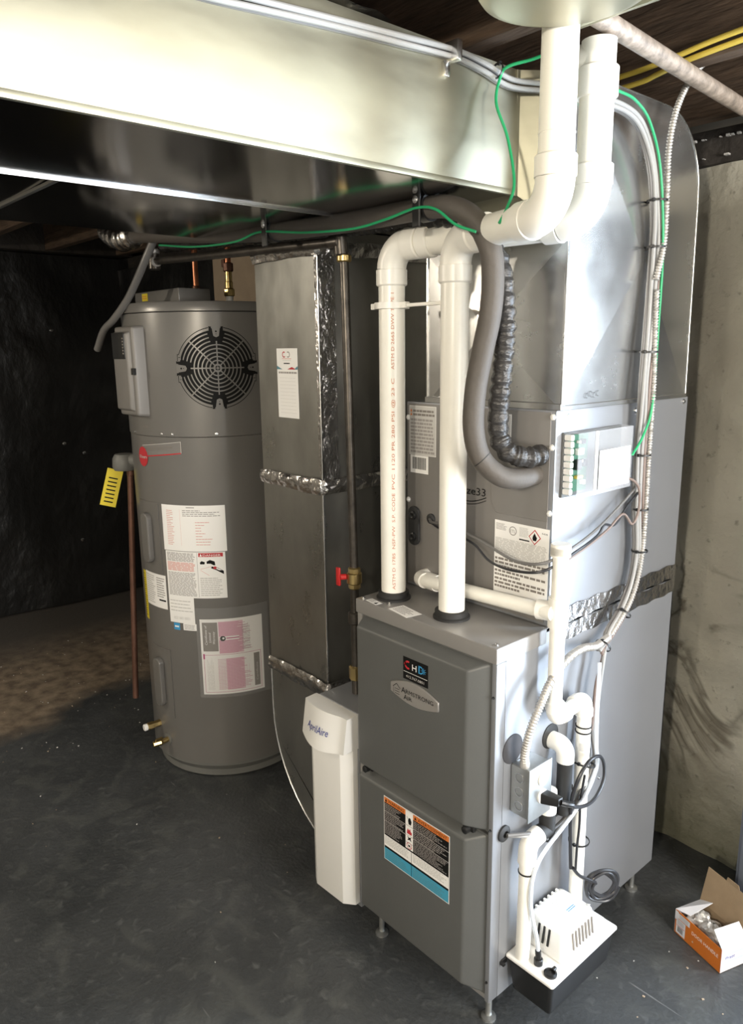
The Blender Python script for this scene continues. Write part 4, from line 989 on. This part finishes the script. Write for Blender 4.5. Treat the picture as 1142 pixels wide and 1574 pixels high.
# ================================================================== CABLES
def rope(name, label, cat, pts, r, m, n=10, sub=8, group=None):
    return tag(G().tube(pts, r, m, n=n, sub=sub).build(name), label, cat, group)
rope('green_wire', 'green ground wire looping in front of the bright trunk end', 'wire', [(.045, .07, 2.092), (.0, .060, 2.086), (-.045, .045, 2.082), (-.062, .045, 2.070), (-.055, .025, 2.020), (-.03, .03, 1.955), (.0, .014, 1.873), (.0, -.003, 1.830), (-.003, -.022, 1.800)], .0028, green)
rope('green_wire', 'green ground wire draped along the foam line above the return drop', 'wire', [(-1.316, -.03, 1.894), (-1.1, -.03, 1.868), (-.889, -.03, 1.859), (-.764, -.03, 1.870), (-.58, -.03, 1.848), (-.408, -.03, 1.836), (-.30, -.03, 1.842), (-.207, -.032, 1.852), (-.15, -.035, 1.842), (-.102, -.03, 1.809), (-.06, -.02, 1.792)], .0028, green)
rope('green_wire', 'green ground wire running down the right side of the plenum', 'wire', [(.055, .10, 2.045), (.055, .20, 2.058), (.055, .26, 2.058), (.053, .323, 2.054), (.052, .385, 2.024), (.050, .442, 1.944), (.050, .475, 1.789), (.048, .482, 1.623), (.047, .481, 1.449), (.046, .452, 1.38), (.045, .409, 1.337)], .0028, green)
# cables over the trunk (bundle of five, each its own)
base = [(-.075, -1.6, 2.085), (-.075, -1.1, 2.062), (-.075, -.75, 2.056), (-.075, -.577, 2.060), (-.075, -.474, 2.067), (-.075, -.357, 2.075), (-.075, -.222, 2.083), (-.075, -.065, 2.092), (-.072, .01, 2.086), (-.068, .09, 2.074), (-.02, .165, 2.068), (.030, .245, 2.052), (.042, .33, 2.040), (.040, .395, 2.010), (.040, .440, 1.945), (.040, .462, 1.86), (.040, .470, 1.79), (.040, .468, 1.62), (.038, .465, 1.50), (.036, .468, 1.43), (.034, .470, 1.328), (.034, .478, 1.202), (.034, .490, 1.10), (.034, .478, 1.02), (.034, .44, .958), (.034, .385, .912), (.034, .335, .880)]
cl = [((0, 0), .0048, white_c, 'grey-white cable in the bundle, outermost on the trunk face'), ((-.010, -.010), .0048, grey_c, 'grey cable in the bundle, below the outermost one'), ((-.002, -.0105), .0045, white_c, 'pale cable in the bundle, middle of the strands'), ((-.009, .003), .0042, grey_c, 'grey cable in the bundle, hugging the sheet metal'), ((.002, .010), .0042, brown_c, 'brown thermostat cable along the rear edge of the bundle')]
for k, ((ox, oz), r, m, lb_) in enumerate(cl):
    if k == 4: pts = [(x+ox, y+.010, z) for x, y, z in base[13:]]+[(.034, .352, .86), (.034, .330, .80), (.034, .322, .72), (.034, .318, .68)]
    else:
        pts = []
        for i, (x, y, z) in enumerate(base):
            f_ = min(1, max(0, (i-11)/5)); pts.append((x+ox, y+oz*f_*1.0+.002*sin(i*1.7+k), z+oz*(1-f_)+.001*sin(i+k)))
        if k == 1: pts = pts[:-1]+[(.034, .36, .885), (.034, .338, .80), (.032, .322, .70), (.050, .312, .62), (.050, .27, .56), (.045, .215, .508), (.040, .15, .494), (.034, .09, .515), (.012, .036, .525)]
        if k == 2: pts = pts[:-1]+[(.038, .35, .86), (.038, .335, .76), (.036, .325, .68), (.055, .318, .60), (.055, .27, .548), (.050, .20, .498), (.046, .14, .486), (.038, .09, .510), (.010, .040, .522)]
    rope('control_cable', lb_, 'cable', pts, r, m, group='cables over the trunk and down the plenum')
def ties(name, label, c, d, r, w=.004):
    d = Vector(d).normalized(); c = Vector(c); g = G(); g.lathe([(r, 0), (r+.0015, 0), (r+.0015, w), (r, w), (r, 0)], black, c-d*w/2, d, 18)
    u = X if abs(d.x) < .7 else Y; q = c+u.cross(d)*(r)+u*.002; g.box(q-Vector((.003, .003, .003)), q+Vector((.004, .004, .004)), black, .001, 1)
    return tag(g.build(name), label, 'cable tie')
ties('cable_tie', 'black cable tie on the bundle at the top of the plenum', (.036, .463, 1.885), Z, .021)
ties('cable_tie', 'black cable tie on the bundle beside the plenum cross break', (.036, .470, 1.79), Z, .020)
ties('cable_tie', 'black cable tie on the bundle halfway down the plenum', (.035, .468, 1.565), Z, .020)
ties('cable_tie', 'black cable tie on the bundle beside the control box', (.033, .474, 1.330), Z, .019)
ties('cable_tie', 'black cable tie on the bundle below the control box', (.034, .480, 1.200), Z, .018)
ties('cable_tie', 'black cable tie on the bundle above the foil tape', (.034, .490, 1.095), Z, .018)
ties('cable_tie', 'black cable tie on the bundle below the foil tape', (.034, .432, .950), (0, .7, .7), .018)
ties('cable_tie', 'black cable tie where conduit and cables part', (.034, .350, .890), (0, .8, .5), .018)
ties('cable_tie', 'black cable tie on trunk cables beside the green loop', (-.071, .045, 2.081), (0, 1, -.2), .013)
t = thing('cable_clamp', 'silver staple clamp holding the cables on the trunk face', 'clamp', (-.08, -.07, 2.09))
g = G(); g.box((-.092, -.078, 2.072), (-.058, -.064, 2.106), silver, .004, 2); g.build('saddle', t); g = G(); g.box((-.092, -.088, 2.048), (-.078, -.074, 2.074), silver, .003, 2); g.build('tab', t)
# low-voltage cable across the coil front
rope('sensor_cable', 'grey wire pair crossing the coil cabinet front, upper strand', 'cable', [(-.355, .165, 1.162), (-.33, .150, 1.160), (-.26, .135, 1.168), (-.19, .13, 1.155), (-.14, .125, 1.146), (-.05, .12, 1.125), (.02, .13, 1.135), (.035, .22, 1.160), (.030, .32, 1.186), (.030, .40, 1.222), (.032, .45, 1.25), (.034, .470, 1.26)], .0033, grey_c, group='sensor wires on the coil cabinet')
rope('sensor_cable', 'dark wire crossing the coil cabinet front, sagging strand', 'cable', [(-.355, .165, 1.155), (-.30, .145, 1.150), (-.24, .13, 1.152), (-.17, .12, 1.140), (-.12, .115, 1.112), (-.05, .11, 1.106), (.02, .125, 1.118), (.038, .22, 1.148), (.034, .30, 1.166), (.032, .33, 1.185), (.034, .37, 1.180), (.034, .42, 1.215), (.036, .468, 1.245)], .003, dark_c, group='sensor wires on the coil cabinet')
rope('sensor_cable', 'grey-brown wire joining the bundle under the control box', 'cable', [(.020, .408, 1.285), (.040, .43, 1.275), (.045, .45, 1.25), (.044, .455, 1.20), (.038, .44, 1.17), (.036, .40, 1.20), (.034, .34, 1.172), (.036, .26, 1.150), (.034, .20, 1.135), (.03, .15, 1.125)], .003, brown_c, group='sensor wires on the coil cabinet')
# armored conduit to the box
def corr(r, a=.0014): return lambda acc, i: r+a*sin(acc*2*pi/.0065)
def conduit(name, label, pts, r=.0085, cat='conduit'):
    L = sum((Vector(pts[i+1])-Vector(pts[i])).length for i in range(len(pts)-1)); sub = int(L/(len(pts)-1)/.0016)
    return tag(G().tube(pts, r, armor, n=12, sub=sub, rf=corr(r)).build(name, ang=80), label, cat)
conduit('flexible_conduit', 'ribbed metal conduit curving down into the electrical box', [(.034, .37, .905), (.034, .32, .898), (.034, .26, .908), (.036, .20, .900), (.040, .14, .873), (.045, .095, .832), (.042, .065, .780), (.034, .060, .725), (.030, .066, .700)])
conduit('flexible_conduit', 'ribbed metal conduit rising from the plenum side to the joists', [(.050, .455, 1.72), (.050, .478, 1.80), (.050, .476, 1.90), (.050, .472, 1.99), (.052, .490, 2.068), (.055, .535, 2.134), (.06, .60, 2.185), (.07, .68, 2.21)], .006)
conduit('flexible_conduit', 'ribbed metal conduit running down beside the control box to the tape', [(.050, .462, 1.70), (.048, .470, 1.60), (.046, .482, 1.50), (.044, .486, 1.40), (.042, .490, 1.30), (.042, .492, 1.20), (.040, .494, 1.10), (.040, .480, 1.03), (.040, .445, .97), (.036, .38, .910)], .0055)

# ================================================================== ELECTRICAL BOX AND CORD
t = thing('electrical_box', 'grey metal receptacle box mounted on the furnace side with a plug in it', 'electrical box', (.03, .09, .63))
g = G(); g.box((.0, .056, .570), (.050, .130, .690), steelb, .006, 3); g.build('box_body', t)
g = G(); g.box((.050, .052, .566), (.054, .134, .694), steelb, .0015, 2); g.build('cover_plate', t)
for z in (.596, .630, .664):
    g = G(); g.lathe([(.010, 0), (.0115, 0), (.0115, .0008), (.010, .0008)], silver, (.025, .0556, z), -Y, 20); g.build('knockout', t)
for z in (.657, .615):
    g = G(); g.lathe([(0, 0), (.0165, 0), (.0165, .003), (.015, .004), (0, .004)], white, (.054, .100, z), X, 24); rc = g.build('receptacle', t)
g = G(); g.lathe([(0, 0), (.011, 0), (.011, .012), (.009, .016), (0, .016)], armor, (.030, .066, .689), Z, 16); g.build('connector', t)
t = thing('plug', 'black cord plug in the lower receptacle of the electrical box', 'plug', (.06, .10, .615))
g = G(); g.hexa([(.058, .088, .602), (.058, .112, .602), (.058, .112, .628), (.058, .088, .628)], [(.094, .104, .603), (.094, .122, .603), (.094, .122, .622), (.094, .104, .622)], black, .003, 2); g.tube([(.094, .113, .612), (.102, .126, .606), (.106, .14, .60)], .0065, black, n=10); g.build('plug_body', t)
rope('power_cord', 'dark pump cord looping from the plug and coiled beside the pump', 'cord',
     [(.104, .132, .603), (.105, .16, .585), (.100, .21, .566), (.092, .26, .562), (.085, .300, .585), (.080, .305, .620), (.080, .285, .648), (.080, .25, .655), (.078, .222, .640), (.074, .205, .612), (.066, .200, .57), (.055, .215, .50), (.050, .228, .43), (.050, .235, .36)], .0042, dark_c, sub=10)
pts = []
for i in range(120):
    a = 2*pi*i/24; r = .026+.0042*(i/24)+.0016*sin(i*1.1); pts.append((.085+.004*sin(i*.13)+r*cos(a)*.52, .322+r*cos(a)*.84, .288+r*sin(a)*.98))
pts = [(.052, .24, .36), (.060, .262, .33)]+pts[10:]
rope('cord_coil', 'black cord wound into a round coil above the pump', 'cord', pts, .0042, dark_c, n=8, sub=3)

# ================================================================== CONDENSATE PIPING
R1 = .0168
def cp(g, p, d, L=.028, r=.0212):
    d = Vector(d).normalized(); p = Vector(p); g.lathe([(R1-.001, 0), (r, 0), (r, L), (R1-.001, L)], pvcf, p, d, 24)
def sb(g, c, a, b, r=.024):
    pts = elbow_pts(c, a, b, r); g.tube(pts, .0195, pvcf, n=22, smooth=False, caps=False); cp(g, pts[0], a, .018); cp(g, pts[-1], b, .018)
t = thing('drain_pipe', 'white PVC condensate drain from the coil down the furnace side, jogging to the pump', 'pipe', (.035, .17, .2))
g = G(); g.cyl((-.34, .140, 1.010), (.035, .140, 1.024), R1, pvc, 22); g.build('horizontal_pipe', t)
g = G(); cp(g, (-.352, .150, 1.008), (.97, -.1, .02), .045); g.tube([(-.372, .172, 1.008), (-.368, .150, 1.008), (-.345, .140, 1.009)], .020, pvcf, n=20); g.build('coil_elbow', t)
g = G(); g.cyl((.038, .155, .79), (.038, .155, 1.165), R1, pvc, 24); g.build('vertical_pipe', t)
g = G(); cp(g, (.038, .155, 1.148), Z, .020, .0215); g.cyl((.038, .155, 1.150), (.038, .155, 1.175), .0215, pvcf, 24, bev=.002); g.build('clean_out_cap', t)
g = G(); cp(g, (.038, .155, .99), Z, .066, .0218); g.cyl((-.005, .142, 1.022), (.035, .152, 1.024), .0218, pvcf, 24); g.build('tee', t)
d1 = Vector((0, .118, .012)).normalized()
g = G(); sb(g, (.038, .158, .772), Z, d1); g.build('elbow', t)
g = G(); g.cyl((.038, .17, .773), (.038, .26, .782), R1, pvc, 22); g.build('jog_pipe', t)
g = G(); sb(g, (.038, .276, .784), -d1, -Z); g.build('elbow', t)
g = G(); g.cyl((.040, .278, .215), (.038, .278, .762), R1, pvc, 24); g.build('lower_pipe', t)
for z in (.698, .712):
    g = G(); g.lathe([(R1+.0004, 0), (R1+.0025, 0), (R1+.0025, .003), (R1+.0004, .003)], black, (.038, .278, z), Z, 24); g.build('tie_band', t)
g = G(); g.sheet(lambda u, v: Vector((.038+(R1+.0006)*cos(radians(-80+90*u)), .278+(R1+.0006)*sin(radians(-80+90*u)), .655+.020*v)), 8, 1, lab_lg); g.build('pipe_mark', t)

t = thing('trap_drain', 'short white elbow and black rubber hose at the furnace side behind the electrical box', 'pipe', (.03, .19, .55))
g = G()
pts = elbow_pts((.040, .205, .690), (-1, 0, 0), (0, 0, -1), .022); g.tube([(-.004, .205, .690)]+pts+[(.040, .205, .652)], .0205, pvcf, n=22, smooth=False); g.build('elbow', t)
g = G(); g.cyl((.040, .205, .520), (.040, .205, .654), .0175, rubber, 22).box((.032, .222, .560), (.040, .245, .575), black, .002, 1); g.build('rubber_hose', t)
g = G(); g.cyl((.036, .150, .545), (.036, .150, .60), .020, pvcf, 22).cyl((.036, .150, .478), (.036, .150, .546), .0185, rubber, 22); g.build('coupling_hose', t)
g = G(); g.box((.0, .185, .500), (.026, .235, .550), black, .004, 2); g.build('trap_body', t)

t = thing('pump_inlet_pipe', 'white PVC pipe with an elbow dropping into the front of the condensate pump', 'pipe', (.04, .075, .2))
g = G(); g.cyl((.034, .078, .195), (.036, .078, .478), R1, pvc, 24); g.build('pipe', t)
g = G(); pts = elbow_pts((.036, .080, .500), (0, 0, -1), (0, 1, 0), .022); g.tube([(.036, .078, .45)]+pts+[(.036, .118, .502)], .021, pvcf, n=22, smooth=False); g.build('elbow', t)
g = G(); g.cyl((.036, .112, .503), (.036, .150, .500), .0185, rubber, 20); g.build('rubber_coupling', t)
g = G(); g.lathe([(R1+.0004, 0), (R1+.0024, 0), (R1+.0024, .003), (R1+.0004, .003)], black, (.036, .078, .425), Z, 24); g.build('tie_band', t)

# ================================================================== CONDENSATE PUMP
t = thing('condensate_pump', 'white condensate pump with black tank hung on the furnace side', 'pump', (.065, .19, .1))
g = G(); g.hexa([(.012, .070, .100), (.118, .070, .100), (.118, .312, .100), (.012, .312, .100)], [(.004, .060, .190), (.127, .060, .190), (.127, .322, .190), (.004, .322, .190)], black, .012, 4); g.build('tank', t)
g = G(); g.box((.000, .056, .188), (.132, .326, .200), whitep, .008, 4); g.build('lid', t)
g = G(); g.hexa([(.006, .118, .199), (.118, .118, .199), (.118, .262, .199), (.006, .262, .199)], [(.012, .128, .282), (.106, .128, .282), (.106, .252, .282), (.012, .252, .282)], whitep, .014, 4); hs = g.build('motor_housing', t)
for k in range(7):
    y = .158+k*.013; g = G(); g.hexa([(.1140, y, .222), (.1140, y+.004, .222), (.1082, y+.004, .262), (.1082, y, .262)], [(.1188, y, .222), (.1188, y+.004, .222), (.1130, y+.004, .262), (.1130, y, .262)], lab_bg, .0); g.build('vent_slot', hs)
for k in range(3):
    x = .042+k*.014; g = G(); g.hexa([(x, .1170, .228), (x+.005, .1170, .228), (x+.005, .1242, .268), (x, .1242, .268)], [(x, .1195, .228), (x+.005, .1195, .228), (x+.005, .1268, .268), (x, .1268, .268)], black, .0); g.build('vent_slot', hs)
for k in range(6):
    y = .150+k*.016; g = G(); g.box((.012, y, .276), (.020, y+.006, .2835), whitep, .001, 1); g.build('top_rib', hs)
p = Print(.08, .06); p.para(.01, .012, .05, .045, 7, lab_lg, 1, .3, .6, 4).para(.02, .0, .05, .010, 2, lab_b, 1, .4, .4, 3); p.build('housing_print', hs, planar((.080, .170, .2823), (0, 1, 0), (-1, 0, 0)))
p = Print(.02, .02); p.poly([(0, 0), (.012, 0), (.006, .010)], lab_lg); p.build('warning_mark', hs, planar((.100, .238, .2823), (0, 1, 0), (-1, 0, 0)))
g = G(); g.box((.020, .262, .199), (.112, .305, .222), whitep, .010, 4); g.build('rear_cover', t)
g = G(); g.lathe([(0, 0), (.015, 0), (.015, .005), (.011, .007), (.010, .003), (0, .003)], black, (.108, .082, .1995), Z, 20); g.box((.104, .090, .203), (.112, .102, .209), black, .001, 1); g.build('fill_plug', t)
g = G(); g.cyl((.072, .086, .199), (.072, .086, .216), .0105, black, 14, bev=.002).cyl((.072, .086, .216), (.070, .086, .235), .007, black, 12); g.build('barbed_outlet', t)
g = G(); g.box((-.0, .040, .176), (.004, .060, .190), black, .001, 1); g.box((.0, .036, .180), (.012, .044, .188), black, .001, 1); g.build('mounting_tab', t)
rope('pump_tube', 'clear vinyl discharge tube from the pump curling up the white pipe', 'tube', [(.070, .086, .236), (.066, .084, .27), (.058, .076, .32), (.056, .070, .37), (.056, .074, .42), (.058, .090, .455), (.060, .12, .48), (.060, .17, .50), (.062, .22, .525), (.064, .27, .56), (.062, .305, .61), (.060, .302, .66), (.058, .300, .74), (.055, .305, .80), (.045, .32, .86)], .0048, clear)
rope('sensor_lead', 'thin dark lead tied down the lower drain pipe', 'wire', [(.060, .24, .36), (.058, .245, .42), (.058, .25, .47), (.058, .25, .54), (.058, .262, .60)], .003, dark_c)
ties('cable_tie', 'black cable tie on the cables between the drain and pump pipes', (.050, .235, .528), (0, .8, .6), .016)
ties('cable_tie', 'black cable tie around the lower drain pipe and lead', (.045, .272, .415), Z, .024)
ties('cable_tie', 'black cable tie around the drain pipe beside the cord loop', (.045, .275, .620), (0, .3, 1), .026)
ties('cable_tie', 'black cable tie on the cables near the furnace grommet', (.040, .125, .494), Y, .012)

# ================================================================== OVERHEAD: panning plate, rusty pipe, yellow cables
t = thing('panning_plate', 'bright sheet metal duct bottom with a round boot above the white vent pipes', 'duct', (.2, -.25, 2.07))
g = G(); g.box((.094, -.62, 2.098), (.318, .020, 2.104), galv_t, .001, 1); g.box((.088, -.62, 2.090), (.096, .022, 2.125), galv_t, .002, 2); g.box((.094, .014, 2.090), (.322, .022, 2.125), galv_t, .002, 2); g.build('plate', t)
g = G(); g.lathe([(0, 0), (.050, .0008), (.105, .004), (.122, .010), (.128, .018), (.128, .034)], galv_t, (.200, -.132, 2.0695), Z, 64); g.build('round_boot', t)
tag(G().cyl((.135, -.10, 2.122), (.045, .98, 2.122), .0165, rusty, 20).build('old_pipe'), 'speckled old metal pipe crossing below the joists at upper right', 'pipe')
rope('yellow_cable', 'yellow house cable under the joist, upper of the pair', 'cable', [(-.35, .455, 2.15), (-.05, .455, 2.152), (.06, .452, 2.158), (.18, .447, 2.168), (.5, .445, 2.18)], .0055, yellow_c, group='yellow cables along the joist')
rope('yellow_cable', 'yellow house cable under the joist, lower of the pair', 'cable', [(-.35, .455, 2.128), (-.05, .46, 2.130), (.02, .462, 2.138), (.10, .462, 2.150), (.35, .46, 2.165)], .0055, yellow_c, group='yellow cables along the joist')
tag(G().hexa([(-.30, -.08, 2.106), (-.17, -.10, 2.106), (-.15, .10, 2.106), (-.20, .10, 2.106)], [(-.30, -.08, 2.136), (-.17, -.10, 2.136), (-.15, .10, 2.122), (-.20, .10, 2.122)], tan, .003, 2).build('wood_shim'), 'tan wood scrap on top of the trunk behind the clamp', 'wood')

# ================================================================== CARTON
t = thing('carton', 'open orange and white cardboard carton marked DOOR HANDLE on the floor', 'box', (.22, .66, 0))
Bc = Vector((.281, .582, 0)); uu = Vector((-.945, .326, 0)).normalized(); vv = Vector((.326, .945, 0)).normalized(); LW, DW, HH = .157, .088, .072
def wallq(g, a, b, h0, h1, m_out, m_in, th=.0016):
    n_ = (b-a).cross(Z).normalized(); g.hexa([a+Z*h0, b+Z*h0, b+Z*h0+n_*th, a+Z*h0+n_*th], [a+Z*h1, b+Z*h1, b+Z*h1+n_*th, a+Z*h1+n_*th], m_out)
A0 = Bc+uu*LW; C0 = Bc+vv*DW; D0 = A0+vv*DW
g = G(); wallq(g, Bc, A0, .001, HH, orange, card); g.build('front_side', t)
g = G(); wallq(g, C0, Bc, .001, HH, cardw, card); g.build('right_side', t)
g = G(); wallq(g, A0, D0, .001, HH, cardw, card); g.build('left_side', t)
g = G(); wallq(g, D0, C0, .001, HH, card, card); g.prism([Bc+Z*.001, A0+Z*.001, D0+Z*.001, C0+Z*.001], (0, 0, .0015), card); g.build('bottom_and_back', t)
g = G(); e = vv*.022+Z*.098
g.prism([D0+Z*HH, C0+Z*HH, C0+Z*HH+e, D0+Z*HH+e], -vv*.0016, card)
e2 = D0*.45+C0*.55+Z*HH+e; g.prism([D0*.62+C0*.38+Z*HH+e, D0*.35+C0*.65+Z*HH+e, D0*.37+C0*.63+Z*(HH+.012)+e, D0*.60+C0*.40+Z*(HH+.012)+e], -vv*.0016, card); lab(g.build('lid_flap', t), 'brown inside of the raised lid')
g = G(); g.prism([A0+Z*HH, D0+Z*HH, D0+Z*(HH+.020)-uu*.042, A0+Z*(HH+.004)-uu*.040+vv*.012], (0, 0, .0014), cardw); g.build('left_flap', t)
g = G(); g.prism([Bc+Z*HH, C0+Z*HH, C0+Z*(HH+.030)+uu*.030, Bc+Z*(HH+.030)+uu*.034+vv*.006], (0, 0, .0014), cardw); g.build('right_flap', t)
def fmap(u, v, l): return Bc+uu*(LW-u)+Z*v-vv*l
fs_ = t
p = Print(1, 1); p.text('DOOR HANDLE', .060, .040, .014, lab_w, 1, wid=.088); p.poly([(.062, .018), (.068, .018), (.065, .024)], lab_lg)
p.rect(.0, .044, .012, .071, cardw, 1).rect(.006, .006, .038, .050, cardw, 1).para(.010, .034, .034, .048, 3, lab_g, 2, .4, .2, 3).barcode(.012, .012, .030, .028, lab_k, 2).rect(.008, .030, .036, .0315, lab_r, 3).rect(.012, .052, .052, .068, cardw, 1).para(.016, .054, .05, .066, 3, lab_g, 2, .4, .2, 4)
p.build('front_print', t, fmap, lift=.0003, label='white DOOR HANDLE lettering and small labels')
def rmap(u, v, l): return Bc+vv*u+Z*v+(Vector((.945, -.326, 0)))*l
p = Print(1, 1); p.text('Pratt', .014, .036, .014, navy, 1, wid=.034, shear=.2).text('industries', .046, .037, .008, lab_pk, 1, wid=.03); p.rect(.012, .050, .084, .0508, lab_b, 1).rect(.012, .028, .084, .0288, lab_b, 1); p.build('side_print', t, rmap, lift=.0003)
for k, (a, b, r) in enumerate(((.118, .046, .027), (.076, .046, .026), (.034, .044, .025))):
    g = G(); c_ = Bc+uu*a+vv*b+Z*.045
    def f(u, v, c_=c_, r=r, k=k):
        th = 2*pi*u; ph = pi*v; rr = r*(1+.5*(vn(u*9+k*3, v*8, 50+k)-.5)+.25*(vn(u*22, v*17, 60+k)-.5)+.25); return c_+Vector((rr*sin(ph)*cos(th), rr*sin(ph)*sin(th), rr*.95*cos(ph)))
    g.sheet(f, 34, 22, plasticbag)
    tag(g.build('handle_bag', ang=25), 'plastic-wrapped door handle in the carton, '+('under the left white flap', 'in the middle', 'beside the right white flap')[k], 'plastic bag', 'bagged door handles in the carton')

# ================================================================== the room's lamps (behind the camera)
def lamp(x, y, z, power, lb_):
    t = thing('bulb_lamp', lb_, 'lamp', (x, y, z))
    g = G(); g.lathe([(0, 0), (.05, 0), (.05, .02), (.025, .03), (.022, .06), (0, .06)], white, (x, y, 2.145), -Z, 20); g.build('lampholder', t)
    g = G(); g.lathe([(0, 0), (.018, .008), (.030, .03), (.030, .05), (.016, .08), (0, .085)], bulbm, (x, y, 2.00), Z, 20); g.build('bulb', t)
    l = bpy.data.lights.new('bulb_light', 'POINT'); l.energy = power; l.color = (1.0, .90, .74); l.shadow_soft_size = .05
    o = bpy.data.objects.new('bulb_light', l); COL.objects.link(o); o.parent = t; o.location = (0, 0, -.06)
lamp(1.25, -2.60, 2.06, LAMP_POWER, 'bare warm bulb on the joists behind the camera')
lamp(.55, -2.75, 2.06, BULB_POWER*1.0, 'bare warm bulb on the joists behind and left of the camera')
lamp(-2.1, -1.75, 2.06, BULB_POWER*1.1, 'bare warm bulb on the joists left of the return duct')
lamp(1.7, .10, 2.06, BULB_POWER*.6, 'bare warm bulb on the joists right of the furnace')
